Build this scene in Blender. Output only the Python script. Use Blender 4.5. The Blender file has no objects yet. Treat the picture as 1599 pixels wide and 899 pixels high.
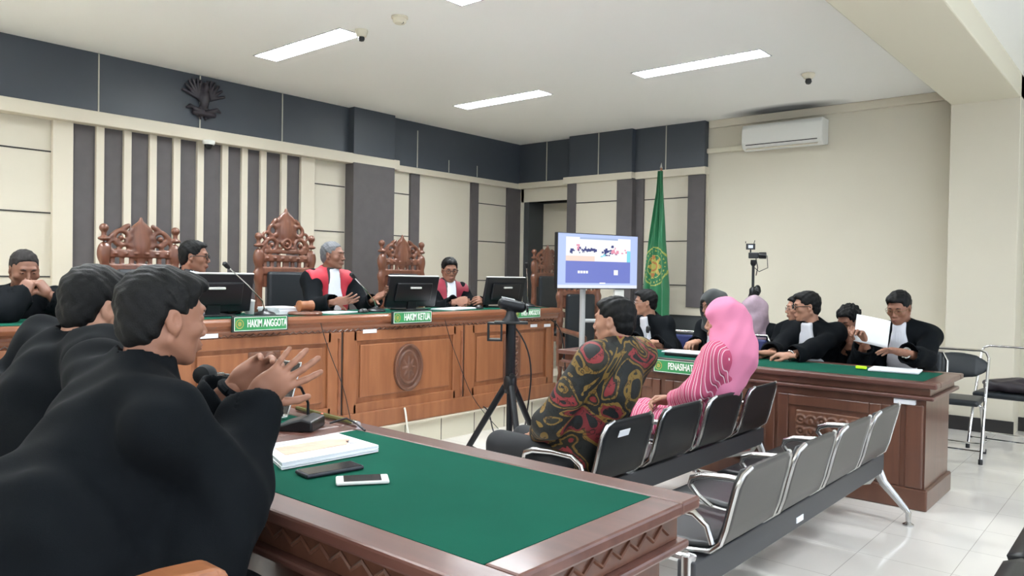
import bpy, bmesh, math, random
import numpy as np
from mathutils import Vector, Matrix, Euler
PI = math.pi
SC = bpy.context.scene
COL = SC.collection
random.seed(7)

# ------------------------------------------------------------ camera, world, exposure
F_PX = 1203.2
YAW, PITCH, ROLL = .70706, .016225, .016464
CAM_H = 1.38
cam_d = bpy.data.cameras.new('camera')
cam_d.sensor_fit = 'HORIZONTAL'
cam_d.sensor_width = 36.0
cam_d.lens = F_PX / 1599 * 36.0
cam_d.clip_start = .03
cam = bpy.data.objects.new('camera', cam_d)
COL.objects.link(cam)
_fw = Vector((-math.sin(YAW) * math.cos(PITCH), math.cos(YAW) * math.cos(PITCH), -math.sin(PITCH)))
_rt = Vector((math.cos(YAW), math.sin(YAW), 0))
_up = _rt.cross(_fw)
_r2 = math.cos(ROLL) * _rt + math.sin(ROLL) * _up
_u2 = -math.sin(ROLL) * _rt + math.cos(ROLL) * _up
_m = Matrix((_r2, _u2, -_fw)).transposed().to_4x4()
_m.translation = Vector((0, 0, CAM_H))
cam.matrix_world = _m
SC.camera = cam
SC.view_settings.view_transform = 'Standard'
SC.view_settings.look = 'None'
SC.view_settings.gamma = 1
SC.view_settings.use_curve_mapping = False
SC.view_settings.exposure = 0.86
wd = bpy.data.worlds.new('world')
SC.world = wd
wd.use_nodes = True
wd.node_tree.nodes['Background'].inputs[0].default_value = (.75, .85, 1, 1)
wd.node_tree.nodes['Background'].inputs[1].default_value = 1.9
LAMP_W = 54.0        # emission of every ceiling lamp diffuser


# ------------------------------------------------------------ materials
def lin(c):
    return tuple((v / 255 / 12.92) if v / 255 <= .04045 else ((v / 255 + .055) / 1.055) ** 2.4 for v in c)


def mat(name, rgb, rough=.6, metal=0., spec=.5, coat=0., sheen=0., emit=0., bump=0., bscale=200., var=0., vscale=3.):
    m = bpy.data.materials.new(name)
    m.use_nodes = True
    nt = m.node_tree
    b = nt.nodes['Principled BSDF']
    col = (*lin(rgb), 1)
    b.inputs['Base Color'].default_value = col
    b.inputs['Roughness'].default_value = rough
    b.inputs['Metallic'].default_value = metal
    b.inputs['Specular IOR Level'].default_value = spec
    b.inputs['Coat Weight'].default_value = coat
    b.inputs['Coat Roughness'].default_value = .12
    b.inputs['Sheen Weight'].default_value = sheen
    if emit:
        b.inputs['Emission Color'].default_value = col
        b.inputs['Emission Strength'].default_value = emit
        b.inputs['Base Color'].default_value = (.01, .01, .01, 1)
    tc = nt.nodes.new('ShaderNodeTexCoord')
    if var:
        n = nt.nodes.new('ShaderNodeTexNoise')
        n.inputs['Scale'].default_value = vscale
        n.inputs['Detail'].default_value = 3
        nt.links.new(tc.outputs['Object'], n.inputs['Vector'])
        r = nt.nodes.new('ShaderNodeValToRGB')
        r.color_ramp.elements[0].position = .3
        r.color_ramp.elements[1].position = .7
        r.color_ramp.elements[0].color = (*[x * (1 - var) for x in col[:3]], 1)
        r.color_ramp.elements[1].color = (*[min(1, x * (1 + var)) for x in col[:3]], 1)
        nt.links.new(n.outputs['Fac'], r.inputs[0])
        nt.links.new(r.outputs[0], b.inputs['Base Color'])
    if bump:
        n = nt.nodes.new('ShaderNodeTexNoise')
        n.inputs['Scale'].default_value = bscale
        nt.links.new(tc.outputs['Object'], n.inputs['Vector'])
        bp = nt.nodes.new('ShaderNodeBump')
        bp.inputs['Strength'].default_value = bump
        bp.inputs['Distance'].default_value = .002
        nt.links.new(n.outputs['Fac'], bp.inputs['Height'])
        nt.links.new(bp.outputs[0], b.inputs['Normal'])
    return m


def wood(name, a, b_, rough=.3, coat=.3, axis='Y', scale=6.):
    m = mat(name, a, rough, coat=coat)
    nt = m.node_tree
    b = nt.nodes['Principled BSDF']
    tc = nt.nodes.new('ShaderNodeTexCoord')
    mp = nt.nodes.new('ShaderNodeMapping')
    s = {'X': (.25, 2.5, 2.5), 'Y': (2.5, .25, 2.5), 'Z': (2.5, 2.5, .25)}[axis]
    mp.inputs['Scale'].default_value = s
    n = nt.nodes.new('ShaderNodeTexNoise')
    n.inputs['Scale'].default_value = scale
    n.inputs['Detail'].default_value = 6
    n.inputs['Distortion'].default_value = .6
    r = nt.nodes.new('ShaderNodeValToRGB')
    r.color_ramp.elements[0].position = .3
    r.color_ramp.elements[1].position = .72
    r.color_ramp.elements[0].color = (*lin(b_), 1)
    r.color_ramp.elements[1].color = (*lin(a), 1)
    nt.links.new(tc.outputs['Object'], mp.inputs['Vector'])
    nt.links.new(mp.outputs[0], n.inputs['Vector'])
    nt.links.new(n.outputs['Fac'], r.inputs[0])
    nt.links.new(r.outputs[0], b.inputs['Base Color'])
    return m


def stripes(name, stops, axis='X', scale=4., distort=.6, rough=.8):
    """constant-colour bands along an object axis"""
    m = mat(name, stops[0][1], rough)
    nt = m.node_tree
    b = nt.nodes['Principled BSDF']
    tc = nt.nodes.new('ShaderNodeTexCoord')
    w = nt.nodes.new('ShaderNodeTexWave')
    w.bands_direction = axis
    w.wave_profile = 'SAW'
    w.inputs['Scale'].default_value = scale
    w.inputs['Distortion'].default_value = distort
    r = nt.nodes.new('ShaderNodeValToRGB')
    r.color_ramp.interpolation = 'CONSTANT'
    while len(r.color_ramp.elements) < len(stops):
        r.color_ramp.elements.new(.5)
    for e, (p, c) in zip(r.color_ramp.elements, stops):
        e.position = p
        e.color = (*lin(c), 1)
    nt.links.new(tc.outputs['Object'], w.inputs['Vector'])
    nt.links.new(w.outputs['Fac'], r.inputs[0])
    nt.links.new(r.outputs[0], b.inputs['Base Color'])
    return m


M = {}
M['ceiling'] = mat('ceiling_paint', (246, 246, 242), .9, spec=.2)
M['cream'] = mat('cream_paint', (212, 206, 189), .85, spec=.25, var=.03, vscale=.8)
M['cream_beam'] = mat('beam_paint', (220, 214, 194), .85, spec=.25)
M['panel'] = mat('ivory_panel', (206, 199, 182), .55, spec=.3)
M['ivory'] = mat('ivory_rail', (212, 204, 186), .45, spec=.35)
M['band'] = mat('charcoal_laminate', (66, 72, 80), .42, spec=.4, var=.05, vscale=2)
M['strip_dark'] = mat('taupe_laminate', (88, 84, 85), .6, spec=.3, var=.06, vscale=9)
M['groove'] = mat('groove_black', (45, 43, 42), .8)
M['whiteline'] = mat('pale_joint', (190, 188, 175), .6)
M['recess'] = mat('dark_recess', (62, 66, 68), .6)


def tile_mat(name, rgb, joint, sx, sy, rough=.08, off=(0, 0, 0)):
    m = mat(name, rgb, rough, spec=.5)
    nt = m.node_tree
    b = nt.nodes['Principled BSDF']
    tc = nt.nodes.new('ShaderNodeTexCoord')
    mp = nt.nodes.new('ShaderNodeMapping')
    mp.inputs['Location'].default_value = off
    br = nt.nodes.new('ShaderNodeTexBrick')
    br.offset = 0
    br.inputs['Scale'].default_value = 1
    br.inputs['Brick Width'].default_value = sx
    br.inputs['Row Height'].default_value = sy
    br.inputs['Mortar Size'].default_value = .0018
    br.inputs['Mortar Smooth'].default_value = 0
    br.inputs['Color1'].default_value = (*lin(rgb), 1)
    br.inputs['Color2'].default_value = (*lin([c * .985 for c in rgb]), 1)
    br.inputs['Mortar'].default_value = (*lin(joint), 1)
    nt.links.new(tc.outputs['Object'], mp.inputs['Vector'])
    nt.links.new(mp.outputs[0], br.inputs['Vector'])
    nt.links.new(br.outputs['Color'], b.inputs['Base Color'])
    return m


M['floor'] = tile_mat('floor_tile', (232, 228, 222), (186, 181, 175), .425, .425, .1, (1.182, .12, 0))
M['plat'] = mat('platform_tile', (214, 210, 190), .3)
M['oak'] = wood('light_teak', (158, 103, 68), (134, 84, 54), .38, .15, 'Z')
M['oak_top'] = wood('teak_moulding', (150, 94, 64), (124, 76, 50), .3, .25, 'Y')
M['teak'] = wood('brown_teak', (104, 68, 52), (84, 53, 41), .3, .3, 'Z')
M['teak_edge'] = wood('brown_teak_edge', (100, 66, 57), (80, 50, 43), .34, .25, 'X')
M['carve'] = wood('carved_teak', (120, 75, 55), (88, 52, 37), .35, .25, 'Z', 9)
M['carve_dk'] = wood('dark_carving', (112, 74, 54), (86, 54, 40), .4, .2, 'Z', 9)
M['felt'] = mat('green_felt', (14, 78, 62), .95, spec=.1, bump=.5, bscale=900, var=.06, vscale=4)
M['leather'] = mat('black_leather', (30, 36, 41), .4, bump=.3, bscale=300)
M['black'] = mat('black_plastic', (18, 20, 23), .35)
M['blackm'] = mat('black_metal', (22, 25, 30), .38, metal=.3)
M['screenback'] = mat('monitor_shell', (22, 24, 28), .3)
M['greyp'] = mat('grey_plastic', (170, 172, 172), .4)
M['whitep'] = mat('white_plastic', (226, 226, 220), .4)
M['chrome'] = mat('chrome', (225, 225, 225), .1, metal=1)
M['steel'] = mat('painted_steel_arm', (190, 190, 190), .25, metal=1)
M['benchblack'] = mat('bench_black_vinyl', (27, 30, 33), .38, spec=.5)
M['benchgrey'] = mat('bench_grey_steel', (84, 83, 82), .38, metal=.55)
M['beamgrey'] = mat('bench_beam_grey', (70, 72, 76), .45, metal=.3)
M['paper'] = mat('white_paper', (240, 242, 246), .7)
M['printed'] = mat('printed_page', (238, 238, 240), .35, var=.0)
M['signgreen'] = mat('sign_green', (52, 140, 82), .4)
M['signdark'] = mat('sign_dark_edge', (24, 40, 36), .5)
M['signwhite'] = mat('sign_white', (240, 244, 238), .5)
M['gold'] = mat('gold_yellow', (170, 160, 76), .5)
M['cable'] = mat('black_cable', (28, 28, 32), .5)
M['cablew'] = mat('white_cable', (225, 225, 215), .5)
M['flag'] = mat('green_satin', (14, 104, 62), .5, sheen=.3)
M['flaggold'] = mat('flag_gold', (164, 166, 84), .55)
M['flagbrown'] = mat('flag_orange', (170, 110, 60), .6)
M['robe'] = mat('black_robe_cloth', (10, 14, 18), .85, spec=.12, bump=.25, bscale=500)
M['robesat'] = mat('black_satin', (20, 24, 30), .42, spec=.5)
M['red'] = mat('red_satin', (178, 26, 48), .6, sheen=.2)
M['maroon'] = mat('maroon_satin', (140, 28, 52), .6, sheen=.2)
M['white'] = mat('white_cloth', (220, 222, 230), .8)
M['hair'] = mat('black_hair', (6, 7, 8), .62, spec=.25, bump=.5, bscale=260)
M['hairgrey'] = mat('grey_hair', (92, 94, 98), .6, bump=.8, bscale=260)
M['hairbrown'] = mat('greying_dark_hair', (40, 37, 36), .7, spec=.2, bump=.8, bscale=260)
M['skin'] = mat('tan_skin', (140, 97, 77), .55, var=.05, vscale=14)
M['skinlight'] = mat('light_skin', (166, 122, 100), .5, var=.05, vscale=14)
M['skindark'] = mat('brown_skin', (126, 86, 68), .5, var=.06, vscale=14)
M['lips'] = mat('lips', (116, 64, 56), .5)
M['eye'] = mat('eye_white', (225, 222, 218), .3)
M['iris'] = mat('dark_iris', (24, 18, 16), .2)
M['brow'] = mat('eyebrow_hair', (34, 30, 30), .8)
M['trousers'] = mat('black_trousers', (16, 19, 24), .75)
M['shoe'] = mat('black_shoe', (20, 20, 22), .3)
M['pink'] = mat('pink_scarf', (214, 128, 162), .8, sheen=.05)
M['blackscarf'] = mat('black_scarf', (20, 27, 28), .75, sheen=.2)
M['palescarf'] = mat('mauve_scarf', (156, 136, 148), .8, var=.12, vscale=22)
M['gilt'] = mat('gilt_wire', (112, 92, 62), .3, metal=.6)
M['lens'] = mat('spectacle_lens', (200, 210, 215), .05)
M['lens'].node_tree.nodes['Principled BSDF'].inputs['Transmission Weight'].default_value = 1
M['lens'].node_tree.nodes['Principled BSDF'].inputs['IOR'].default_value = 1.02


# ------------------------------------------------------------ objects, tags
def tagp(o, label, cat, group=None, kind=None):
    if label: o['label'] = label
    if cat: o['category'] = cat
    if group: o['group'] = group
    if kind: o['kind'] = kind
    return o


def thing(name, label, cat, loc=(0, 0, 0), rz=0., group=None):
    o = bpy.data.objects.new(name, None)
    o.empty_display_size = .1
    COL.objects.link(o)
    o.location = loc
    o.rotation_euler = (0, 0, rz)
    return tagp(o, label, cat, group)


def dup(root, loc, rz, label=None, group=None):
    r = root.copy()
    COL.objects.link(r)
    r.location = loc
    r.rotation_euler = (0, 0, rz)
    if label: r['label'] = label
    if group: r['group'] = group
    for ch in list(root.children):
        c = ch.copy()
        COL.objects.link(c)
        c.parent = r
        for g in ch.children:
            d = g.copy()
            COL.objects.link(d)
            d.parent = c
    return r


class MB:
    """collects shapes, then becomes ONE mesh"""
    def __init__(s):
        s.v, s.f, s.mi = [], [], []

    def add(s, vs, fs, mi=0):
        n = len(s.v)
        s.v += [tuple(v) for v in vs]
        s.f += [tuple(i + n for i in f) for f in fs]
        s.mi += [mi] * len(fs)
        return s

    def box(s, lo, hi, mi=0, mtx=None):
        x0, y0, z0 = lo
        x1, y1, z1 = hi
        vs = [(x0, y0, z0), (x1, y0, z0), (x1, y1, z0), (x0, y1, z0), (x0, y0, z1), (x1, y0, z1), (x1, y1, z1), (x0, y1, z1)]
        if mtx: vs = [mtx @ Vector(v) for v in vs]
        return s.add(vs, [(0, 3, 2, 1), (4, 5, 6, 7), (0, 1, 5, 4), (1, 2, 6, 5), (2, 3, 7, 6), (3, 0, 4, 7)], mi)

    def cbox(s, c, size, rot=None, mi=0):
        m = Matrix.Translation(Vector(c)) @ (Euler(rot).to_matrix().to_4x4() if rot else Matrix())
        h = [a / 2 for a in size]
        return s.box([-a for a in h], h, mi, m)

    def tube(s, pts, r, n=10, mi=0, cap=True):
        pts = [Vector(p) for p in pts]
        rs = r if isinstance(r, (list, tuple)) else [r] * len(pts)
        rings = []
        ref = None
        for i, p in enumerate(pts):
            d = (pts[min(i + 1, len(pts) - 1)] - pts[max(i - 1, 0)]).normalized()
            if ref is None:
                ref = Vector((0, 0, 1)) if abs(d.z) < .9 else Vector((1, 0, 0))
            a = d.cross(ref)
            if a.length < 1e-4:
                ref = Vector((1, .2, 0))
                a = d.cross(ref)
            a.normalize()
            b = d.cross(a).normalized()
            ref = a.cross(d)
            rings.append([p + (a * math.cos(2 * PI * k / n) + b * math.sin(2 * PI * k / n)) * rs[i] for k in range(n)])
        vs = [v for R_ in rings for v in R_]
        fs = []
        for i in range(len(pts) - 1):
            for k in range(n):
                k2 = (k + 1) % n
                fs.append((i * n + k, (i + 1) * n + k, (i + 1) * n + k2, i * n + k2))
        if cap:
            fs.append(tuple(range(n)))
            fs.append(tuple(reversed(range((len(pts) - 1) * n, len(pts) * n))))
        return s.add(vs, fs, mi)

    def lathe(s, prof, c=(0, 0, 0), n=24, axis='Z', mi=0):
        vs, fs = [], []
        for r, h in prof:
            for k in range(n):
                a = 2 * PI * k / n
                x, y = r * math.cos(a), r * math.sin(a)
                v = {'Z': (x, y, h), 'Y': (x, h, -y), 'X': (h, x, y)}[axis]
                vs.append((v[0] + c[0], v[1] + c[1], v[2] + c[2]))
        for i in range(len(prof) - 1):
            for k in range(n):
                k2 = (k + 1) % n
                fs.append((i * n + k, i * n + k2, (i + 1) * n + k2, (i + 1) * n + k))
        fs.append(tuple(reversed(range(n))))
        fs.append(tuple(range((len(prof) - 1) * n, len(prof) * n)))
        return s.add(vs, fs, mi)

    def prism(s, poly, axis, a, b, mi=0):
        """poly: 2D outline, extruded along axis from a to b"""
        n = len(poly)
        def P3(p, t):
            return {'X': (t, p[0], p[1]), 'Y': (p[0], t, p[1]), 'Z': (p[0], p[1], t)}[axis]
        vs = [P3(p, a) for p in poly] + [P3(p, b) for p in poly]
        fs = [tuple(reversed(range(n))), tuple(range(n, 2 * n))]
        for k in range(n):
            k2 = (k + 1) % n
            fs.append((k, k2, n + k2, n + k))
        return s.add(vs, fs, mi)

    def build(s, name, mats, parent=None, bevel=0., smooth=False, loc=None, rot=None, seg=2):
        me = bpy.data.meshes.new(name)
        me.from_pydata(s.v, [], s.f)
        for m in (mats if isinstance(mats, (list, tuple)) else [mats]):
            me.materials.append(m)
        if len(set(s.mi)) > 1:
            me.polygons.foreach_set('material_index', s.mi)
        bm = bmesh.new()
        bm.from_mesh(me)
        bmesh.ops.recalc_face_normals(bm, faces=bm.faces)
        bm.to_mesh(me)
        bm.free()
        if smooth:
            me.shade_smooth()
            me.set_sharp_from_angle(angle=math.radians(40))
        o = bpy.data.objects.new(name, me)
        COL.objects.link(o)
        if parent: o.parent = parent
        if loc is not None: o.location = loc
        if rot is not None: o.rotation_euler = rot
        if bevel:
            b = o.modifiers.new('bevel', 'BEVEL')
            b.width = bevel
            b.segments = seg
            b.limit_method = 'ANGLE'
        return o


def struct(name, mb, m, **k):
    o = mb.build(name, m, **k)
    o['kind'] = 'structure'
    return o


def text_mesh(name, s, size, m, parent, loc, rot, sx=1., bold=.02, depth=.0015):
    cu = bpy.data.curves.new(name, 'FONT')
    cu.body = s
    cu.size = size
    cu.offset = bold * size
    cu.extrude = depth
    cu.align_x = 'CENTER'
    cu.align_y = 'CENTER'
    t = bpy.data.objects.new(name, cu)
    me = bpy.data.meshes.new_from_object(t)
    bpy.data.objects.remove(t)
    me.materials.clear()
    me.materials.append(m)
    for v in me.vertices: v.co.x *= sx
    o = bpy.data.objects.new(name, me)
    COL.objects.link(o)
    o.parent = parent
    o.location = loc
    o.rotation_euler = rot
    return o


# ------------------------------------------------------------ signed-distance modelling (smooth unions, meshed by surface nets)
def _n3(v): return np.array(v, dtype=np.float32)


class Vol:
    def __init__(s, lo, hi, h):
        s.h = h
        s.lo = _n3(lo)
        s.n = np.ceil((np.array(hi) - np.array(lo)) / h).astype(int) + 1
        s.D = np.full(s.n, 1., dtype=np.float32)

    def sub(s, lo, hi):
        a = np.clip(np.floor((np.array(lo) - s.lo) / s.h).astype(int), 0, s.n)
        b = np.clip(np.ceil((np.array(hi) - s.lo) / s.h).astype(int) + 1, 0, s.n)
        sl = tuple(slice(int(i), int(j)) for i, j in zip(a, b))
        ax = [s.lo[i] + np.arange(a[i], b[i], dtype=np.float32) * s.h for i in range(3)]
        return sl, ax

    def copy(s, off=0.):
        o = Vol.__new__(Vol)
        o.h, o.lo, o.n, o.D = s.h, s.lo, s.n, s.D - np.float32(off)
        return o

    def grid(s, ax):
        return ax[0][:, None, None], ax[1][None, :, None], ax[2][None, None, :]

    def _put(s, lo, hi, fn, k, mode='u'):
        mg = k + 2.5 * s.h + .01
        sl, ax = s.sub(np.array(lo) - mg, np.array(hi) + mg)
        if any(len(a) == 0 for a in ax): return s
        X, Y, Z = s.grid(ax)
        d = fn(X, Y, Z).astype(np.float32)
        A = s.D[sl]
        if mode == 'u':
            r = np.minimum(A, d)
            if k > 0: r = r - np.maximum(k - np.abs(A - d), 0) ** 2 / (4 * k)
        else:
            d = -d
            r = np.maximum(A, d)
            if k > 0: r = r + np.maximum(k - np.abs(A - d), 0) ** 2 / (4 * k)
        s.D[sl] = r
        return s

    def cap(s, a, b, ra, rb=None, k=.02, mode='u', flat=None):
        """tapered capsule; flat=(axis vector, factor) squashes it along that axis"""
        rb = ra if rb is None else rb
        a, b = _n3(a), _n3(b)
        if flat is not None:
            fx, ff = _n3(flat[0]), flat[1]
            fx = fx / np.linalg.norm(fx)
        R_ = max(ra, rb) * (1 if flat is None else max(1, 1 / flat[1]) if flat[1] < 1 else 1)
        ab = b - a
        L2 = max(float(ab @ ab), 1e-9)

        def fn(X, Y, Z):
            px, py, pz = X - a[0], Y - a[1], Z - a[2]
            t = np.clip((px * ab[0] + py * ab[1] + pz * ab[2]) / L2, 0, 1)
            qx, qy, qz = px - t * ab[0], py - t * ab[1], pz - t * ab[2]
            if flat is not None:
                q = qx * fx[0] + qy * fx[1] + qz * fx[2]
                e = (ff - 1) * q
                qx, qy, qz = qx + e * fx[0], qy + e * fx[1], qz + e * fx[2]
            return np.sqrt(qx * qx + qy * qy + qz * qz) - (ra + (rb - ra) * t)
        return s._put(np.minimum(a, b) - R_, np.maximum(a, b) + R_, fn, k, mode)

    def ell(s, c, r, R_=None, k=.02, mode='u'):
        c = _n3(c)
        r = _n3(r)
        Rm = None if R_ is None else np.array(R_ if isinstance(R_, Matrix) else Euler([math.radians(x) for x in R_]).to_matrix(), dtype=np.float32).T
        mx = float(r.max())
        ext = r if Rm is None else np.array([mx] * 3)

        def fn(X, Y, Z):
            x, y, z = X - c[0], Y - c[1], Z - c[2]
            if Rm is not None:
                x, y, z = (Rm[0, 0] * x + Rm[0, 1] * y + Rm[0, 2] * z, Rm[1, 0] * x + Rm[1, 1] * y + Rm[1, 2] * z, Rm[2, 0] * x + Rm[2, 1] * y + Rm[2, 2] * z)
            k0 = np.sqrt((x / r[0]) ** 2 + (y / r[1]) ** 2 + (z / r[2]) ** 2)
            k1 = np.sqrt((x / r[0] ** 2) ** 2 + (y / r[1] ** 2) ** 2 + (z / r[2] ** 2) ** 2) + 1e-6
            return k0 * (k0 - 1) / k1
        return s._put(c - ext, c + ext, fn, k, mode)

    def box(s, c, hs, rnd=.005, R_=None, k=.005, mode='u'):
        c = _n3(c)
        hs = _n3(hs)
        Rm = None if R_ is None else np.array(R_ if isinstance(R_, Matrix) else Euler([math.radians(x) for x in R_]).to_matrix(), dtype=np.float32).T
        ext = hs if Rm is None else np.array([float(np.linalg.norm(hs))] * 3)

        def fn(X, Y, Z):
            x, y, z = X - c[0], Y - c[1], Z - c[2]
            if Rm is not None:
                x, y, z = (Rm[0, 0] * x + Rm[0, 1] * y + Rm[0, 2] * z, Rm[1, 0] * x + Rm[1, 1] * y + Rm[1, 2] * z, Rm[2, 0] * x + Rm[2, 1] * y + Rm[2, 2] * z)
            qx, qy, qz = np.abs(x) - hs[0] + rnd, np.abs(y) - hs[1] + rnd, np.abs(z) - hs[2] + rnd
            o = np.sqrt(np.maximum(qx, 0) ** 2 + np.maximum(qy, 0) ** 2 + np.maximum(qz, 0) ** 2)
            return o + np.minimum(np.maximum(qx, np.maximum(qy, qz)), 0) - rnd
        return s._put(c - ext, c + ext, fn, k, mode)

    def torus(s, c, R_, r, ax=1, k=.004, mode='u', sq=1.):
        """ring lying in the plane normal to axis number ax"""
        c = _n3(c)
        o = [i for i in range(3) if i != ax]

        def fn(X, Y, Z):
            p = [X - c[0], Y - c[1], Z - c[2]]
            q = np.sqrt(p[o[0]] ** 2 + (p[o[1]] * sq) ** 2) - R_
            return np.sqrt(q * q + p[ax] ** 2) - r
        e = np.array([R_ / min(1, sq) + r] * 3)
        e[ax] = r
        return s._put(c - e, c + e, fn, k, mode)

    def full(s):
        return s.grid([s.lo[i] + np.arange(s.n[i], dtype=np.float32) * s.h for i in range(3)])

    def inter(s, fn):
        s.D = np.maximum(s.D, fn(*s.full()).astype(np.float32))
        return s

    def folds(s, amp, f=(30, 30, 8), seed=0):
        X, Y, Z = s.full()
        a, b, c = f
        ph = seed * 1.7
        wz = np.sin(Z * c * 1.3 + X * 4 + ph) * 1.4
        n = np.sin(X * a + wz + ph) * np.sin(Y * b * .8 + wz * .7 + 1.3 * ph) + .6 * np.sin((X + Y) * a * .55 + Z * c * 2 + 2 * ph) + .4 * np.sin((X - Y) * b * 1.4 - Z * c * 2.7 + ph)
        m = s.D < .2
        s.D = np.where(m, s.D + amp * n, s.D)
        return s

    def mesh(s, smooth=1):
        D = s.D
        S = D < 0
        nx, ny, nz = D.shape
        acc = np.zeros((nx - 1, ny - 1, nz - 1, 3), np.float32)
        cnt = np.zeros((nx - 1, ny - 1, nz - 1), np.float32)
        corners = [(i, j, k) for i in (0, 1) for j in (0, 1) for k in (0, 1)]
        def view(A, c): return A[c[0]:nx - 1 + c[0], c[1]:ny - 1 + c[1], c[2]:nz - 1 + c[2]]
        for c in corners:
            for ax in range(3):
                if c[ax]: continue
                c2 = list(c)
                c2[ax] = 1
                a, b = view(D, c), view(D, c2)
                x = view(S, c) != view(S, c2)
                idx = np.nonzero(x)
                if len(idx[0]) == 0: continue
                av, bv = a[idx], b[idx]
                t = av / (av - bv)
                p = np.zeros((len(t), 3), np.float32) + np.array(c, np.float32)
                p[:, ax] = t
                acc[idx] += p
                cnt[idx] += 1
        act = cnt > 0
        idx = np.nonzero(act)
        ids = -np.ones(act.shape, np.int64)
        ids[idx] = np.arange(len(idx[0]))
        V = np.stack(idx, 1).astype(np.float32) + acc[idx] / cnt[idx][:, None]
        V = V * s.h + s.lo
        Fs = []
        for ax in range(3):
            o1, o2 = (ax + 1) % 3, (ax + 2) % 3
            sl_a = [slice(1, -1)] * 3
            sl_a[ax] = slice(0, -1)
            sl_b = list(sl_a)
            sl_b[ax] = slice(1, None)
            A, B = S[tuple(sl_a)], S[tuple(sl_b)]
            for cond, flip in ((A & ~B, False), (~A & B, True)):
                e = np.stack(np.nonzero(cond), 1)
                if len(e) == 0: continue
                base = e.copy()
                base[:, o1] += 1
                base[:, o2] += 1
                def cell(d1, d2):
                    q = base.copy()
                    q[:, o1] += d1
                    q[:, o2] += d2
                    return ids[q[:, 0], q[:, 1], q[:, 2]]
                q = np.stack([cell(-1, -1), cell(0, -1), cell(0, 0), cell(-1, 0)], 1)
                if flip: q = q[:, ::-1]
                Fs.append(q)
        Fq = np.concatenate(Fs) if Fs else np.zeros((0, 4), int)
        for _ in range(smooth):
            W = np.zeros_like(V)
            c = np.zeros(len(V), np.float32)
            for a, b in ((0, 1), (1, 2), (2, 3), (3, 0)):
                for i, j in ((a, b), (b, a)):
                    for d in range(3):
                        W[:, d] += np.bincount(Fq[:, i], V[Fq[:, j], d], len(V))
                    c += np.bincount(Fq[:, i], minlength=len(V))
            V = .5 * V + .5 * W / np.maximum(c, 1)[:, None]
        return V, Fq


def mesh_obj(name, parts, mats, parent=None, mi=None):
    """parts: list of (V, F) quads joined to one mesh"""
    vs, fs, ms, off = [], [], [], 0
    for i, (V, Fq) in enumerate(parts):
        vs.append(V)
        fs.append(Fq + off)
        ms.append(np.full(len(Fq), mi[i] if mi else 0))
        off += len(V)
    V = np.concatenate(vs)
    Fq = np.concatenate(fs).astype(np.int32)
    me = bpy.data.meshes.new(name)
    me.vertices.add(len(V))
    me.vertices.foreach_set('co', V.astype(np.float32).ravel())
    me.loops.add(len(Fq) * 4)
    me.loops.foreach_set('vertex_index', Fq.ravel())
    me.polygons.add(len(Fq))
    me.polygons.foreach_set('loop_start', np.arange(0, len(Fq) * 4, 4, dtype=np.int32))
    me.update(calc_edges=True)
    for m in (mats if isinstance(mats, (list, tuple)) else [mats]): me.materials.append(m)
    if mi: me.polygons.foreach_set('material_index', np.concatenate(ms).astype(np.int32))
    me.shade_smooth()
    me.update()
    o = bpy.data.objects.new(name, me)
    COL.objects.link(o)
    if parent: o.parent = parent
    return o

# ============================================================ THE SETTING
CZ = 3.27
struct('floor', MB().box((-8.6, -3.6, -.12), (3.1, 10.2, 0)), M['floor'])
# ceiling colour fades to a soft-edged grey patch above the air conditioner
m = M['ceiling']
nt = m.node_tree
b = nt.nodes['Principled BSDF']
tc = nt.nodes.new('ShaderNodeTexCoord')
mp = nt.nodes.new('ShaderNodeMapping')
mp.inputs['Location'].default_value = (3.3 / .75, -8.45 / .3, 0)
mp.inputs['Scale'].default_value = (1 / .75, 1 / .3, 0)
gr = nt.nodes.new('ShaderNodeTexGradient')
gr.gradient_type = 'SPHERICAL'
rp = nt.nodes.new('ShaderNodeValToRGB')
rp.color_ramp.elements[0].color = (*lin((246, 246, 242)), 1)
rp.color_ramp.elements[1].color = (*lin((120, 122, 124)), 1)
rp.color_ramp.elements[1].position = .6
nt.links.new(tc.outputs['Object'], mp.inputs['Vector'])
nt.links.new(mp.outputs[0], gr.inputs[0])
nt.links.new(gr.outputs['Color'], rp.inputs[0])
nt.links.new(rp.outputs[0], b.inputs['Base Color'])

LX, LY, LW, LD = (-5.54, -3.22, .9), (1.3, 3.78, 6.25), 1.24, .24
ceil = MB()
# ceiling slab with openings where the recessed lamps sit
xs = sorted({-7.4, 3.1, *[x - LW / 2 for x in LX], *[x + LW / 2 for x in LX]})
ys = sorted({-3.6, 10.2, *[y - LD / 2 for y in (-1.2,) + LY], *[y + LD / 2 for y in (-1.2,) + LY]})
for i in range(len(xs) - 1):
    for j in range(len(ys) - 1):
        cx, cy = (xs[i] + xs[i + 1]) / 2, (ys[j] + ys[j + 1]) / 2
        if any(abs(cx - x) < .01 for x in LX) and any(abs(cy - y) < .01 for y in (-1.2,) + LY): continue
        ceil.box((xs[i], ys[j], CZ), (xs[i + 1], ys[j + 1], CZ + .08))
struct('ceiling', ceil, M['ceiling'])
struct('trim_1', MB().box((-1.62, -3.5, 3.06), (-1.06, 8.6, CZ + .01)), M['cream_beam'], bevel=.01)['label'] = 'cream ceiling beam'
struct('wall_right_column', MB().box((-1.62, 8.25, 0), (-1.06, 8.7, CZ)), M['cream'], bevel=.006)
struct('wall_left', MB().box((-7.45, -3.6, 0), (-7.25, 8.62, CZ)), M['panel'])
w = MB()
w.box((-7.2, 8.6, 2.44), (-6.33, 8.8, CZ)).box((-6.33, 8.6, 0), (3.1, 8.8, CZ)).box((-7.45, 8.6, 0), (-7.15, 8.8, CZ))
struct('wall_back', w, M['cream'])
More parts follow.
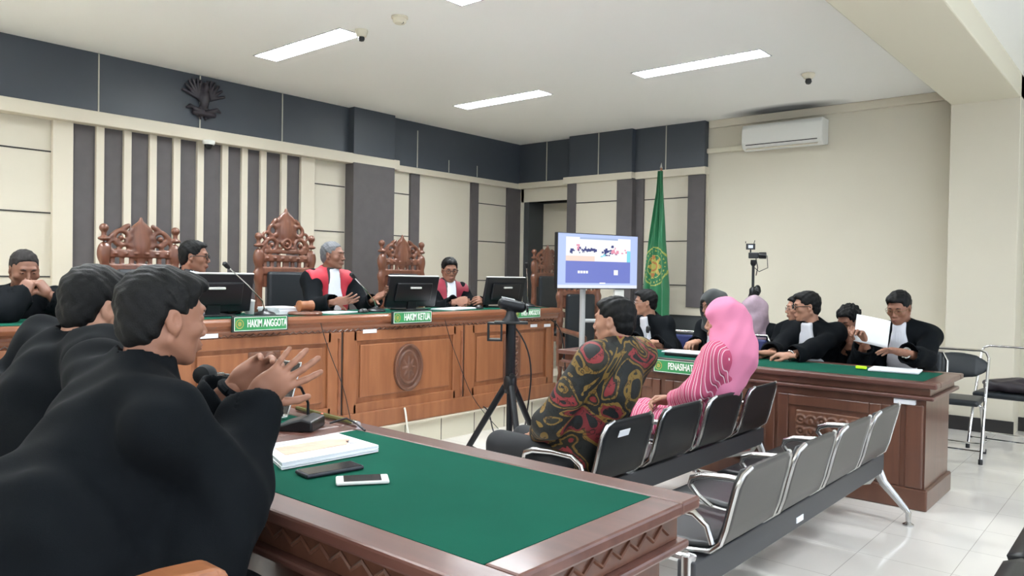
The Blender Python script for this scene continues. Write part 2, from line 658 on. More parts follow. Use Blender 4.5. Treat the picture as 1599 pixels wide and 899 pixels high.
# side and rear walls (behind the camera) ; unseen wide openings added to let in fill light
w = MB()
w.box((3.0, -3.6, 0), (3.2, 8.8, .9)).box((3.0, -3.6, 2.75), (3.2, 8.8, CZ))
for y in (-3.6, -.6, 2.4, 5.4, 8.4): w.box((3.0, y, .9), (3.2, y + .4, 2.75))
struct('wall_right', w, M['cream'])
w = MB()
w.box((-7.45, -3.8, 0), (3.2, -3.6, .9)).box((-7.45, -3.8, 2.75), (3.2, -3.6, CZ))
w.box((-7.4, -3.8, .9), (-1.9, -3.6, 2.75))
for x in (-1.9, .8, 2.8): w.box((x, -3.8, .9), (x + .4, -3.6, 2.75))
struct('wall_front', w, M['cream'])
struct('trim_2', MB().box((-4.25, 8.55, 3.18), (-1.62, 8.6, CZ)), M['ivory'], bevel=.008)
struct('baseboard_back', MB().box((-4.3, 8.585, 0), (-1.62, 8.6, .13)).box((-1.62, 8.235, 0), (-1.05, 8.25, .13)).box((-1.06, 8.585, 0), (3, 8.6, .13)), M['groove'])

# recessed doorway in the back corner
d = MB()
d.box((-7.2, 8.61, 0), (-7.06, 8.95, 2.5)).box((-6.37, 8.61, 0), (-6.33, 8.95, 2.5)).box((-7.2, 8.61, 2.44), (-6.33, 8.95, 2.5))
struct('door_1', d, M['recess'])
struct('wall_passage', MB().box((-7.45, 8.95, 0), (-6.2, 9.05, 2.7)), M['panel'])
struct('trim_3', MB().box((-7.2, 8.94, 1.82), (-6.3, 8.951, 1.83)), M['groove'])

# left wall cladding
g = MB()
for (y0, y1) in ((-3.5, 2.43), (5.05, 5.49), (6.13, 6.48), (7.71, 8.32)):
    for z in (2.36, 1.84, 1.3):
        g.box((-7.252, y0, z), (-7.243, y1, z + .011))
struct('trim_4', g, M['groove'])
s = MB()
s.box((-7.25, 2.59, 0), (-7.235, 4.87, 2.64)).box((-7.25, 6.475, 0), (-7.215, 6.625, 2.64)).box((-7.25, 7.572, 0), (-7.215, 7.712, 2.64)).box((-7.25, 8.317, 0), (-7.21, 8.6, 2.64))
s.box((-7.25, 5.5, 0), (-7.1, 6.11, 2.64))
struct('trim_5', s, M['strip_dark'])
s = MB()
s.box((-7.25, 2.43, 0), (-7.2, 2.59, 2.64)).box((-7.25, 4.875, 0), (-7.2, 5.05, 2.64))
for y in (2.81, 3.045, 3.275, 3.5, 3.735, 3.99, 4.205, 4.42, 4.665):
    s.box((-7.25, y - .034, 0), (-7.2, y + .034, 2.64))
struct('trim_6', s, M['ivory'], bevel=.004)
s = MB()
s.box((-7.25, -3.5, 2.63), (-7.11, 6.2, 2.745)).box((-7.25, 6.2, 2.63), (-7.19, 8.6, 2.705)).box((-7.25, 8.53, 2.63), (-6.2, 8.6, 2.712)).box((-6.3, 8.4, 2.63), (-5.22, 8.6, 2.72)).box((-5.22, 8.48, 2.63), (-4.25, 8.6, 2.72))
struct('trim_7', s, M['ivory'], bevel=.006)
s = MB()
s.box((-7.25, -3.5, 2.74), (-7.2, 5.5, CZ)).box((-7.25, 5.5, 2.74), (-7.1, 6.11, CZ)).box((-7.25, 6.11, 2.7), (-7.2, 8.6, CZ))
s.box((-7.2, 8.56, 2.71), (-6.2, 8.6, CZ)).box((-6.22, 8.42, 2.71), (-5.23, 8.6, CZ)).box((-5.23, 8.5, 2.71), (-4.27, 8.6, CZ))
struct('trim_8', s, M['band'], bevel=.004)
s = MB()
for y in (1.3, 2.79, 3.72, 4.63): s.box((-7.201, y - .006, 2.75), (-7.195, y + .006, 3.265))
s.box((-7.201, 6.555, 2.71), (-7.195, 6.567, 3.17)).box((-7.201, 7.11, 2.71), (-7.195, 7.12, 2.87)).box((-7.201, 7.65, 2.71), (-7.195, 7.66, 2.86))
for x, y in ((-6.71, 8.56), (-5.74, 8.42), (-4.79, 8.5)): s.box((x - .006, y - .004, 2.72), (x + .006, y, 3.265))
struct('trim_9', s, M['whiteline'])
# back wall cladding
s = MB()
s.box((-6.22, 8.44, 0), (-5.4, 8.6, 2.64)).box((-5.12, 8.53, .93), (-4.26, 8.6, 2.64))
struct('trim_10', s, M['panel'])
s = MB()
s.box((-6.24, 8.42, 0), (-6.1, 8.6, 2.64)).box((-5.44, 8.41, 0), (-5.21, 8.6, 2.64)).box((-5.21, 8.5, 0), (-5.1, 8.6, 2.64)).box((-4.48, 8.5, 1.03), (-4.26, 8.54, 2.64))
struct('trim_11', s, M['strip_dark'])
s = MB()
for z in (2.36, 1.83, 1.29):
    s.box((-6.1, 8.432, z), (-5.44, 8.442, z + .011)).box((-5.1, 8.522, z), (-4.48, 8.532, z + .011))
struct('trim_12', s, M['groove'])
struct('baseboard_left', MB().box((-5.15, 8.56, 0), (-4.27, 8.6, .93)), M['recess'])

# judges' platform
PZ = .2
s = MB()
s.box((-7.25, -.6, 0), (-4.6, 6.12, PZ - .008)).box((-7.25, 6.12, 0), (-5.55, 8.6, PZ - .008))
p = struct('trim_13', s, M['plat'])
p['label'] = 'tiled judges platform'
s = MB()
s.box((-7.25, -.6, PZ - .012), (-4.57, 6.13, PZ)).box((-7.25, 6.13, PZ - .012), (-5.53, 8.6, PZ))
for y in np.arange(-.3, 6.1, .4): s.box((-4.602, y, 0), (-4.597, y + .004, PZ - .01), 1)
struct('trim_14', s, [M['ivory'], M['groove']])


# ------------------------------------------------------------ ceiling lamps
def lamp(x, y, label):
    t = thing('ceiling_light', label, 'ceiling light', (x, y, CZ), 0, 'recessed ceiling lamps')
    f = MB()
    w, d = LW / 2, LD / 2
    f.box((-w, -d, -.004), (w, -d + .012, .075)).box((-w, d - .012, -.004), (w, d, .075)).box((-w, -d, -.004), (-w + .012, d, .075)).box((w - .012, -d, -.004), (w, d, .075)).box((-w, -d, .06), (w, d, .075))
    fr = f.build('frame', M['greyp'], t)
    MB().box((-w + .013, -d + .013, .02), (w - .013, d - .013, .03)).build('diffuser', M['lamp'], t)
    lv = MB()
    for k in range(1, 20): lv.box((-w + k * LW / 20 - .002, -d + .013, 0), (-w + k * LW / 20 + .002, d - .013, .016))
    lv.build('louvre', M['whitep'], fr)
    return t


M['lamp'] = mat('lamp_diffuser', (244, 250, 255), .5, emit=LAMP_W)
lamp(LX[0], LY[1], 'long recessed ceiling lamp left, nearest above the judges with a dome camera at its end')
lamp(LX[0], LY[2], 'smallest looking ceiling lamp, far one toward the dark cornice of the corner')
lamp(LX[1], LY[2], 'long ceiling lamp on the right, in front of the air conditioner')
lamp(LX[1], LY[1], 'ceiling lamp cut off by the top edge of the picture')
for x in LX:
    for y in (-1.2,) + LY:
        if x < 0 and y > 3: continue
        if x > 0 and y > 6.: continue
        lamp(x, y, 'recessed ceiling lamp outside the picture, ' + {LX[0]: 'left file, ', LX[1]: 'middle file, ', LX[2]: 'right file, '}[x] + {-1.2: 'behind the photographer', LY[0]: 'above the foreground', LY[1]: 'above the benches', LY[2]: 'near the folding chairs'}[y])

# ceiling gadgets
t = thing('dome_camera', 'small white dome camera on the ceiling touching the left lamp', 'camera', (-4.83, 3.8, CZ), .5)
MB().lathe([(.045, 0), (.05, -.012), (.04, -.05), (.028, -.055)], n=20).build('housing', M['cream_beam'], t, smooth=True)
MB().lathe([(.022, -.05), (.026, -.07), (.02, -.085), (.006, -.09)], n=16).build('lens', M['black'], t, smooth=True)
t = thing('dome_camera', 'small dome camera alone on the ceiling near the air conditioner', 'camera', (-2.56, 7.12, CZ), .5)
MB().lathe([(.055, 0), (.06, -.015), (.04, -.045), (.03, -.05)], n=20).build('housing', M['cream_beam'], t, smooth=True)
MB().lathe([(.024, -.05), (.03, -.075), (.02, -.095), (.006, -.1)], n=16).build('lens', M['black'], t, smooth=True)
t = thing('smoke_detector', 'round cream smoke detector on the ceiling right of the left lamp', 'smoke detector', (-4.36, 3.78, CZ))
MB().lathe([(.06, 0), (.062, -.012), (.05, -.016), (.048, -.04), (.038, -.05), (.01, -.052)], n=28).build('housing', M['cream_beam'], t, smooth=True)
MB().tube([(.02 + .03 * math.cos(a), -.02 + .03 * math.sin(a), -.05) for a in np.linspace(.5, 2, 6)], .003, 6).build('vent_slot', M['black'], t)
t = thing('wall_camera', 'white half dome camera under the ivory rail left of the chief judge', 'camera', (-7.1, 3.76, 2.635))
MB().lathe([(.055, 0), (.06, -.012), (.055, -.035), (.05, -.04)], n=24).build('housing', M['whitep'], t, smooth=True)
MB().lathe([(.042, -.036), (.038, -.06), (.022, -.08), (.004, -.086)], n=20).build('dome', M['black'], t, smooth=True)

# air conditioner
t = thing('air_conditioner', 'white split air conditioner high on the cream back wall', 'air conditioner', (-3.31, 8.6, 2.84))
pr = [(0, .02), (0, .29), (-.19, .29), (-.215, .25), (-.22, .08), (-.19, .03), (-.12, 0)]
MB().prism(pr, 'X', -.45, .45).build('casing', M['whitep'], t, bevel=.012)
MB().cbox((0, -.206, .062), (.8, .012, .01), (.25, 0, 0)).build('air_slot', M['groove'], t)
MB().cbox((0, -.175, .026), (.8, .07, .006), (.5, 0, 0)).build('louvre', M['ivory'], t)
tagp(MB().box((-4.27, 8.55, 2.88), (-3.72, 8.6, 2.94)).build('pipe_trunking', M['cream_beam'], bevel=.01), 'cream pipe trunking running left from the air conditioner', 'pipe')

# wall emblem: spread bird over a ribbon, dark wood
v = Vol((-.06, -.3, -.26), (.08, .3, .28), .006)
for sg in (-1, 1):
    for k in range(7):
        a = math.radians(15 + k * 16)
        L = .24 - .012 * k
        v.cap((0, sg * .05, .0), (.01, sg * (.05 + L * math.cos(a) * .85), .0 + L * math.sin(a)), .022, .014, k=.008)
    v.cap((.01, sg * .02, -.13), (.01, sg * .16, -.09), .022, .02, k=.01).cap((.01, sg * .16, -.09), (.01, sg * .2, -.11), .02, .012, k=.01)
    for k in range(3): v.cap((0, sg * .01, -.05), (0, sg * (.03 + .03 * k), -.2 + .02 * k), .02, .012, k=.01)
v.ell((.02, 0, .0), (.035, .055, .1), k=.02).ell((.04, 0, .01), (.02, .04, .05), k=.005).ell((.03, .015, .12), (.03, .03, .04), k=.02).cap((.03, .03, .12), (.03, .065, .11), .012, .005, k=.01)
v.cap((.015, -.12, -.15), (.015, .12, -.15), .025, k=.02)
M['emblem'] = mat('dark_emblem', (46, 42, 50), .38, var=.1, vscale=20)
o = mesh_obj('wall_emblem', [v.mesh()], M['emblem'])
o.location = (-7.18, 3.745, 3.04)
o.scale = (1, .85, .95)
tagp(o, 'dark carved bird emblem on the charcoal band above the chairs', 'emblem')


# ============================================================ CARVED CHAIRS
def carved_back(tall):
    v = Vol((-.34, -.06, .35), (.34, .06, 1.85), .0065)
    for sg in (-1, 1):
        v.box((sg * .27, 0, .85), (.026, .026, .5), k=0)
        for z in (.62, .86, 1.1):
            v.ell((sg * .27, 0, z), (.036, .036, .05), k=.012)
        v.ell((sg * .275, 0, 1.3), (.05, .035, .085), k=.02)
        v.ell((sg * .28, 0, 1.15), (.045, .033, .06), k=.015)
        v.ell((sg * .275, 0, 1.41), (.045, .035, .018), k=.006)
        v.cap((sg * .275, 0, 1.41), (sg * .275, 0, 1.47), .018, k=.008)
        v.ell((sg * .275, 0, 1.49), (.034, .034, .034), k=.006)
        # scrolls
        v.torus((sg * .15, 0, 1.42), .055, .019, k=.008)
        v.torus((sg * .2, 0, 1.36), .042, .018, k=.008)
        v.ell((sg * .15, 0, 1.42), (.022, .03, .022), k=.006)
        v.ell((sg * .12, 0, 1.5), (.05, .02, .022), R_=(0, sg * 35, 0), k=.008)
        v.ell((sg * .21, 0, 1.44), (.05, .02, .02), R_=(0, sg * 40, 0), k=.008)
        v.ell((sg * .09, 0, 1.36), (.035, .02, .02), R_=(0, -sg * 30, 0), k=.008)
        if tall:
            v.torus((sg * .13, 0, 1.55), .045, .018, k=.008)
            v.ell((sg * .12, 0, 1.63), (.045, .02, .02), R_=(0, sg * 45, 0), k=.008)
            v.torus((sg * .06, 0, 1.42), .03, .013, k=.006)
            v.torus((sg * .2, 0, 1.5), .03, .014, k=.006)
    v.box((0, 0, 1.3), (.27, .022, .03), k=.005).box((0, 0, 1.185), (.27, .024, .035), k=.005).box((0, 0, 1.1), (.25, .016, .06), k=.005)
    for x in np.linspace(-.215, .215, 7): v.box((x, 0, 1.25), (.017 if abs(x) > .01 else .03, .014, .04), k=.004)
    for x in np.linspace(-.2, .2, 6): v.ell((x, -.02, 1.3), (.02, .012, .012), k=.004); v.ell((x, .02, 1.3), (.02, .012, .012), k=.004)
    top = 1.72 if tall else 1.55
    for s_ in (-1, 1):
        v.ell((0, 0, top - .17), (.11, .02, .145), k=.01).cap((0, 0, top - .09), (0, 0, top - .05), .06, .05, k=.02, flat=((0, 1, 0), 2.6))
        v.ell((0, s_ * .02, top - .17), (.06, .012, .09), k=.008)
        v.ell((s_ * .06, 0, top - .06), (.05, .02, .022), R_=(0, s_ * 50, 0), k=.01)
        v.ell((s_ * .09, 0, top - .13), (.04, .02, .02), R_=(0, s_ * 30, 0), k=.01)
    v.ell((0, 0, top + .005), (.016, .016, .035), k=.02)
    if tall: v.torus((0, .02, 1.43), .04, .012, k=.004).ell((0, .02, 1.43), (.018, .02, .018), k=.003).box((0, 0, 1.36), (.22, .02, .018), k=.006)
    v.box((0, 0, .5), (.27, .022, .05), k=.004)
    return v.mesh(1)


def carved_chair(tall, label):
    t = thing('carved_chair', label, 'chair', (0, 0, 0), 0, 'carved wooden thrones along the judges wall')
    o = mesh_obj('backrest', [carved_back(tall)], M['carve'], t)
    o.location = (0, -.26, 0)
    MB().box((-.2, -.262, .52), (.2, -.2, 1.18)).build('back_cushion', M['leather'], t, bevel=.025)
    MB().box((-.29, -.26, .36), (.29, .28, .43)).build('seat', M['carve'], t, bevel=.012)
    MB().box((-.26, -.22, .43), (.26, .26, .5)).build('seat_cushion', M['leather'], t, bevel=.03)
    for sg in (-1, 1):
        a = MB()
        a.tube([(sg * .28, -.26, .78), (sg * .29, -.05, .76), (sg * .3, .16, .74), (sg * .3, .24, .71), (sg * .3, .24, .67)], [.025, .028, .032, .036, .03])
        a.lathe([(.02, .43), (.03, .5), (.018, .56), (.03, .62), (.02, .7)], (sg * .29, .2, 0), 14)
        a.build('armrest', M['carve'], t, smooth=True)
        for y in (-.25, .25):
            MB().lathe([(.022, 0), (.03, .03), (.02, .08), (.034, .2), (.022, .28), (.034, .37)], (sg * .26, y, 0), 14).build('leg', M['carve'], t, smooth=True)
    return t


JX = -5.88
c = carved_chair(False, 'carved wooden chair behind the leftmost judge, low domed crest')
c.location = (JX, 2.7, PZ)
c.rotation_euler = (0, 0, -PI / 2)
c3 = dup(c, (JX, 5.4, PZ), -PI / 2, 'carved wooden chair behind the rightmost judge, with empty slots showing beige')
c4 = dup(c, (-5.95, 7.97, PZ), -PI / 2, 'carved wooden chair in the doorway corner, half hidden by the television')
c5 = dup(c, (-4.95, 7.2, 0), -PI / 2 - .3, 'carved chair right behind the television pole')
c2 = carved_chair(True, 'tallest carved wooden chair, behind the chief judge, with pierced scroll crest')
c2.location = (JX, 4.0, PZ)
c2.rotation_euler = (0, 0, -PI / 2)


# ============================================================ JUDGES' DESK
def relief(w, h, th, kind):
    """carved ornament on a flat ground, lying in the y-z plane, facing +x"""
    v = Vol((-.02, -w / 2 - .02, -h / 2 - .02), (.05, w / 2 + .02, h / 2 + .02), .005)
    if kind == 'oval':
        v.cap((0, 0, 0), (.012, 0, 0), w / 2, k=0) if False else v.ell((0, 0, 0), (.02, w / 2, h / 2), k=0)
        v.inter(lambda X, Y, Z: np.abs(X - .006) - .012)
        v.torus((.018, 0, 0), w / 2 - .012, .011, ax=0, k=.004, sq=w / h)
        v.torus((.018, 0, 0), w / 2 - .05, .007, ax=0, k=.004, sq=w / h)
        for k in range(8):
            a = 2 * PI * k / 8
            v.cap((.018, .02 * math.cos(a), .02 * math.sin(a)), (.018, .062 * math.cos(a), .08 * math.sin(a)), .012, .006, k=.006)
        v.ell((.02, 0, 0), (.014, .03, .036), k=.006)
    else:
        v.box((0, 0, 0), (.008, w / 2, h / 2), .003, k=0)
        n = max(1, int(round(max(w, h) / min(w, h) * 1.4)))
        long_y = w > h
        for sg in (-1, 1):
            for k in range(n):
                t_ = (k + .5) / n * (w if long_y else h) / 2
                r = min(w, h) * .17
                for s2 in (-1, 1):
                    c_ = (.01, sg * t_, s2 * r * 1.15) if long_y else (.01, s2 * r * 1.15, sg * t_)
                    v.torus(c_, r * .8, .009, ax=0, k=.005)
                    v.ell(c_, (.014, r * .35, r * .35), k=.004)
                    v.ell((c_[0], c_[1] * .6 + (sg * r if long_y else 0), c_[2] * .6 + (0 if long_y else sg * r)), (.012, r * .75 if long_y else r * .3, r * .3 if long_y else r * .75), R_=(sg * s2 * 30, 0, 0), k=.006)
        v.ell((.01, 0, 0), (.02, min(w, h) * .14, min(w, h) * .14), k=.006)
    return v.mesh(1)


XF = -4.63          # front face of the carcass
t = thing('judges_desk', 'long light teak bench with four panelled bays where the judges sit', 'desk', (0, 0, 0))
Y0, Y1 = .93, 6.05
TZ = 1.068
MB().box((XF - .05, Y0, PZ), (XF, Y1, TZ - .03)).build('front_board', M['oak'], t)
for ya, yb in ((Y0, Y0 + .04), (Y1 - .04, Y1)): MB().box((-5.25, ya, PZ), (XF - .05, yb, TZ - .03)).build('side_board', M['oak'], t)
prof = [(-5.3, TZ - .035), (-5.3, TZ), (XF + .05, TZ), (XF + .06, TZ - .02), (XF + .055, TZ - .045), (XF + .03, TZ - .06), (XF + .03, TZ - .08), (XF + .015, TZ - .1), (XF + .01, TZ - .125), (XF, TZ - .13), (XF - .02, TZ - .035)]
MB().prism([(p[0], p[1]) for p in prof], 'Y', Y0 - .05, Y1 + .05).build('top_moulding', M['oak_top'], t, bevel=.004)
MB().box((-5.22, Y0 + .02, TZ - .002), (XF - .03, Y1 - .02, TZ + .003)).build('felt_top', M['felt'], t)
MB().box((XF, Y0, PZ), (XF + .035, Y1 + .02, PZ + .13)).build('plinth', M['oak'], t, bevel=.008)
for i in range(4):
    a, b_ = Y0 + .0 + i * 1.281, Y0 + (i + 1) * 1.281
    f = MB()
    for lo, hi in (((a + .01, PZ + .12), (a + .13, .945)), ((b_ - .13, PZ + .12), (b_ - .01, .945)), ((a + .1, .87), (b_ - .1, .945)), ((a + .1, PZ + .12), (b_ - .1, PZ + .2))):
        f.box((XF, lo[0], lo[1]), (XF + .022, hi[0], hi[1]))
    f.build('panel_frame', M['oak'], t, bevel=.006)
    f = MB()
    f.box((XF, a + .17, PZ + .24), (XF + .014, b_ - .17, .84))
    f.build('raised_panel', M['oak'], t, bevel=.012)
    cy = (a + b_) / 2
    kind = 'oval' if i == 2 else 'floral'
    o = mesh_obj('carved_medallion' if i == 2 else 'carved_ornament', [relief(.3, .38, .02, 'oval') if i == 2 else relief(.24, .42, .02, 'floral')], M['carve_dk'], t)
    o.location = (XF + .016, cy, .635)
for i in range(1, 4):
    y = Y0 + i * 1.281
    s = MB()
    s.box((XF, y - .012, PZ + .12), (XF + .008, y + .012, .945))
    s.build('seam', M['groove'], t)
for i in range(0, 5):
    f = MB()
    y = Y0 + i * 1.281 + (-.035 if i else .035)
    f.lathe([(.006, .34), (.012, .37), (.007, .42), (.012, .48), (.007, .53), (.01, .62), (.007, .72), (.012, .79), (.007, .84), (.012, .9)], (XF + .024, y, 0), 10)
    f.build('turned_bead', M['oak_top'], t, smooth=True)
f = MB()
f.tube([(XF + .014, Y0 + .02 + k * .0256, TZ - .113 + (.008 if k % 2 else -.008)) for k in range(200)], .006, 6)
f.build('carved_frieze', M['carve_dk'], t)


def name_sign(s_, w, h, label, parent_rot, loc, sx=.72, size=.08, off=.03):
    """green sign with seal, lettering; local: x right, z up, faces -y"""
    t = thing('name_sign', label, 'sign', loc, parent_rot)
    MB().box((-w / 2, -.004, -h / 2), (w / 2, .014, h / 2)).build('board', M['signdark'], t, bevel=.003)
    MB().box((-w / 2 + .012, -.007, -h / 2 + .008), (w / 2 - .012, -.003, h / 2 - .008)).build('green_face', M['signgreen'], t, bevel=.003)
    fr = MB()
    a, b_ = w / 2 - .012, h / 2 - .008
    for lo, hi in (((-a, -b_), (a, -b_ + .003)), ((-a, b_ - .003), (a, b_)), ((-a, -b_), (-a + .003, b_)), ((a - .003, -b_), (a, b_))):
        fr.box((lo[0], -.0085, lo[1]), (hi[0], -.0065, hi[1]))
    fr.build('border', M['signwhite'], t)
    sl = MB()
    cx = -w / 2 + .05
    sl.tube([(cx + .026 * math.cos(q), -.008, .028 * math.sin(q)) for q in np.linspace(0, 2 * PI, 25)], .0028, 6)
    for k in range(8):
        q = 2 * PI * k / 8
        sl.tube([(cx + .004 * math.cos(q), -.008, .004 * math.sin(q)), (cx + .016 * math.cos(q), -.008, .018 * math.sin(q))], [.004, .002], 6)
    sl.build('seal', M['gold'], t)
    text_mesh('lettering', s_, size, M['signwhite'], t, (off, -.0085, 0), (PI / 2, 0, 0), sx=sx, bold=.012)
    return t


name_sign('HAKIM ANGGOTA', .41, .105, 'green name sign on the desk edge below the leftmost judge', PI / 2, (-4.562, 2.79, 1.037), size=.07, sx=.5, off=.045)
name_sign('HAKIM KETUA', .42, .1, 'green name sign in the middle of the desk edge, left of the rightmost judge', PI / 2, (-4.562, 4.13, 1.037), size=.078, sx=.55, off=.045)
name_sign('HAKIM ANGGOTA', .4, .095, 'green name sign partly hidden behind the webcam', PI / 2, (-4.562, 5.56, 1.03), size=.066, sx=.5, off=.045)
for y, z, w, lab in ((2.44, .966, .15, 'small white inventory label on the desk below the left monitor'), (3.74, .94, .13, 'small white inventory label on the desk left of the middle name sign'), (5.72, .905, .1, 'small faint inventory label left of the last label on the desk'), (5.93, .9, .1, 'small white inventory label at the right end of the judges desk')):
    o = MB().box((XF, y - w / 2, z - .014), (XF + .026, y + w / 2, z + .014)).build('inventory_label', M['paper'])
    tagp(o, lab, 'label', 'paper labels on the judges desk')


def monitor(y, label, w=.56, tilt=.22, x=-4.93, rz=0.):
    t = thing('monitor', label, 'monitor', (x, y, TZ + .004), -PI / 2 + rz, 'monitors on the judges desk')
    # local: screen faces -y (the judges), back faces +y
    MB().box((-.13, -.1, 0), (.13, .1, .012)).build('stand_base', M['black'], t, bevel=.005)
    MB().cbox((0, .03, .09), (.1, .025, .17), (-.15, 0, 0)).build('stand_neck', M['black'], t, bevel=.006)
    R_ = Euler((-tilt, 0, 0)).to_matrix().to_4x4()
    mt = Matrix.Translation((0, 0, .03)) @ R_
    b = MB().box((-w / 2, -.012, 0), (w / 2, .016, .265), 0, mt)
    dsp = b.build('display', M['screenback'], t, bevel=.006)
    MB().box((-w / 2 + .08, .016, .05), (w / 2 - .08, .035, .21), 0, mt).build('rear_cover', M['screenback'], t, bevel=.015)
    MB().box((-w / 2, -.013, .2655), (w / 2, .01, .2695), 0, mt).build('top_edge', M['whitep'], dsp)
    MB().box((-.06, .036, .165), (.06, .05, .18), 0, mt).build('cable_clip', M['whitep'], dsp, bevel=.003)
    MB().box((-w / 2 + .012, -.0135, .012), (w / 2 - .012, -.0118, .254), 0, mt).build('screen', M['black'], dsp)
    return t


monitor(2.64, 'black monitor seen from behind in front of the leftmost judge', rz=0)
monitor(4.43, 'black monitor seen from behind between the chief judge and the rightmost judge')
monitor(5.62, 'black monitor seen from behind at the right end of the desk')


def mic(loc, rz, reach, h, label, base='round', scale=1.):
    t = thing('gooseneck_microphone', label, 'microphone', loc, rz)
    b = MB()
    if base == 'round': b.lathe([(.075, 0), (.075, .01), (.06, .024), (.02, .034), (.012, .05)], n=26)
    else: b.prism([(-.07, 0), (.07, 0), (.075, .018), (.03, .045), (-.055, .03)], 'X', -.06, .06)
    b.build('base', M['black'], t, smooth=(base == 'round'), bevel=0 if base == 'round' else .006)
    pts = [(0, 0, .03), (0, .02, h * .3), (0, reach * .45, h * .62), (0, reach * .93, h * .96)]
    MB().tube(pts, .0045, 8).build('stem', M['chrome'], t, smooth=True)
    e = Vector(pts[-1])
    d = (e - Vector(pts[-2])).normalized()
    MB().tube([e, e + d * .02, e + d * .05, e + d * .06], [.01, .017, .017, .006], 14).build('head', M['black'], t, smooth=True)
    return t


mic((-4.82, 2.98, TZ + .003), PI / 2 + 1.62, .3, .34, 'gooseneck microphone between the leftmost and the chief judge')
mic((-4.85, 4.0, TZ + .003), PI / 2 + 1.65, .25, .28, 'gooseneck microphone leaning toward the chief judge, base beside the middle monitor')
mic((-4.85, 5.93, TZ + .003), PI / 2 + 1.6, .04, .4, 'upright thin gooseneck microphone at the right end of the judges desk')

t = thing('gavel_block', 'round wooden gavel block with a gavel head on it before the chief judge', 'gavel', (-4.76, 3.27, TZ + .003))
MB().lathe([(.12, 0), (.125, .01), (.12, .02), (.11, .024)], n=30).build('sound_block', M['carve'], t, smooth=True)
MB().lathe([(.03, -.06), (.04, -.055), (.04, -.04), (.036, -.03), (.036, .03), (.04, .04), (.04, .055), (.03, .06)], (0, 0, .064), 20, 'Y').tube([(-.03, 0, .064), (-.16, .02, .05)], .009, 8).build('gavel', M['oak'], t, smooth=True)


def sheets(name, loc, rz, w, h, th, label, cat='papers', m='paper', tilt=(0, 0), n=5):
    t = MB()
    rnd = random.Random(hash(label) % 1000 if False else len(label))
    for k in range(n):
        z = th * k / n
        t.cbox((rnd.uniform(-.004, .004), rnd.uniform(-.004, .004), z + th / n / 2), (w, h, th / n * .92), (0, 0, rnd.uniform(-.02, .02)))
    o = t.build(name, M[m], loc=loc, rot=(tilt[0], tilt[1], rz))
    return tagp(o, label, cat)


sheets('document_stack', (-5.0, 3.22, TZ + .003), .1, .24, .22, .05, 'stack of white papers behind the left microphone base')
sheets('document', (-4.86, 3.62, TZ + .003), .4, .22, .34, .008, 'thin white papers in front of the chief judge hands', n=2)
sheets('document', (-4.86, 4.93, TZ + .003), .3, .24, .5, .01, 'pale green papers in front of the rightmost judge', n=2, m='paper')
t = thing('computer_mouse', 'black mouse between the middle microphone and the monitor', 'mouse', (-4.8, 3.83, TZ + .003), .3)
mesh_obj('shell', [Vol((-.05, -.07, -.01), (.05, .07, .05), .004).ell((0, 0, .0), (.034, .058, .034), k=0).inter(lambda X, Y, Z: .001 - Z).mesh()], M['black'], t)
t = thing('computer_mouse', 'dark mouse beside the right monitor, near the rightmost judge hands', 'mouse', (-4.8, 5.16, TZ + .003), .3)
mesh_obj('shell', [Vol((-.05, -.07, -.01), (.05, .07, .05), .004).ell((0, 0, .0), (.034, .058, .034), k=0).inter(lambda X, Y, Z: .001 - Z).mesh()], M['black'], t)
t = thing('water_glass', 'small pale lidded cup beside the left monitor', 'cup', (-5.02, 2.98, TZ + .004))
MB().lathe([(.03, 0), (.036, .09), (.034, .09), (.028, .004)], n=18).build('cup', M['greyp'], t, smooth=True)
MB().lathe([(.038, .09), (.038, .1), (.01, .108)], n=18).build('lid', M['whitep'], t, smooth=True)


# ============================================================ COUNSEL DESKS
def desk(name, x0, x1, y0, y1, z, label, wood_body, edge, front='-Y', inset=.08, frieze=True, lip=.145):
    """top: slab rim + felt; frieze under it; lip; carcass"""
    t = thing(name, label, 'desk', (0, 0, 0))
    r = MB()
    b = .1
    r.box((x0, y0, z - .035), (x1, y1, z - .004))
    rim = MB()
    for lo, hi in (((x0, y0), (x1, y0 + b)), ((x0, y1 - b), (x1, y1)), ((x0, y0 + b), (x0 + b, y1 - b)), ((x1 - b, y0 + b), (x1, y1 - b))):
        rim.box((lo[0], lo[1], z - .035), (hi[0], hi[1], z))
    rim.build('top_rim', M[edge], t, bevel=.008)
    MB().box((x0 + b, y0 + b, z - .03), (x1 - b, y1 - b, z - .002)).build('felt_top', M['felt'], t)
    e = .045
    MB().box((x0 + e, y0 + e, z - lip + .025), (x1 - e, y1 - e, z - .035)).build('frieze', M[wood_body], t, bevel=.004)
    MB().box((x0 + .02, y0 + .02, z - lip), (x1 - .02, y1 - .02, z - lip + .025)).build('lip', M[edge], t, bevel=.008)
    e = inset
    MB().box((x0 + e, y0 + e, 0), (x1 - e, y1 - e, z - lip + .005)).build('body', M[wood_body], t)
    MB().box((x0 + e - .02, y0 + e - .02, 0), (x1 - e + .02, y1 - e + .02, .13)).build('plinth', M[wood_body], t, bevel=.01)
    # frieze ornament: a running row of chips
    f = MB()
    n = int((x1 - x0 - .12) / .04)
    zz = [(x0 + .06 + k * .04, y0 + .045, z - .078 + (.014 if k % 2 else -.014)) for k in range(n + 1)] + [(x1 - .045, y0 + .06 + k * .04, z - .078 + (.014 if k % 2 else -.014)) for k in range(int((y1 - y0 - .12) / .04) + 1)]
    f.tube(zz, .007, 6)
    if frieze: f.build('carved_frieze', M[wood_body], t)
    return t


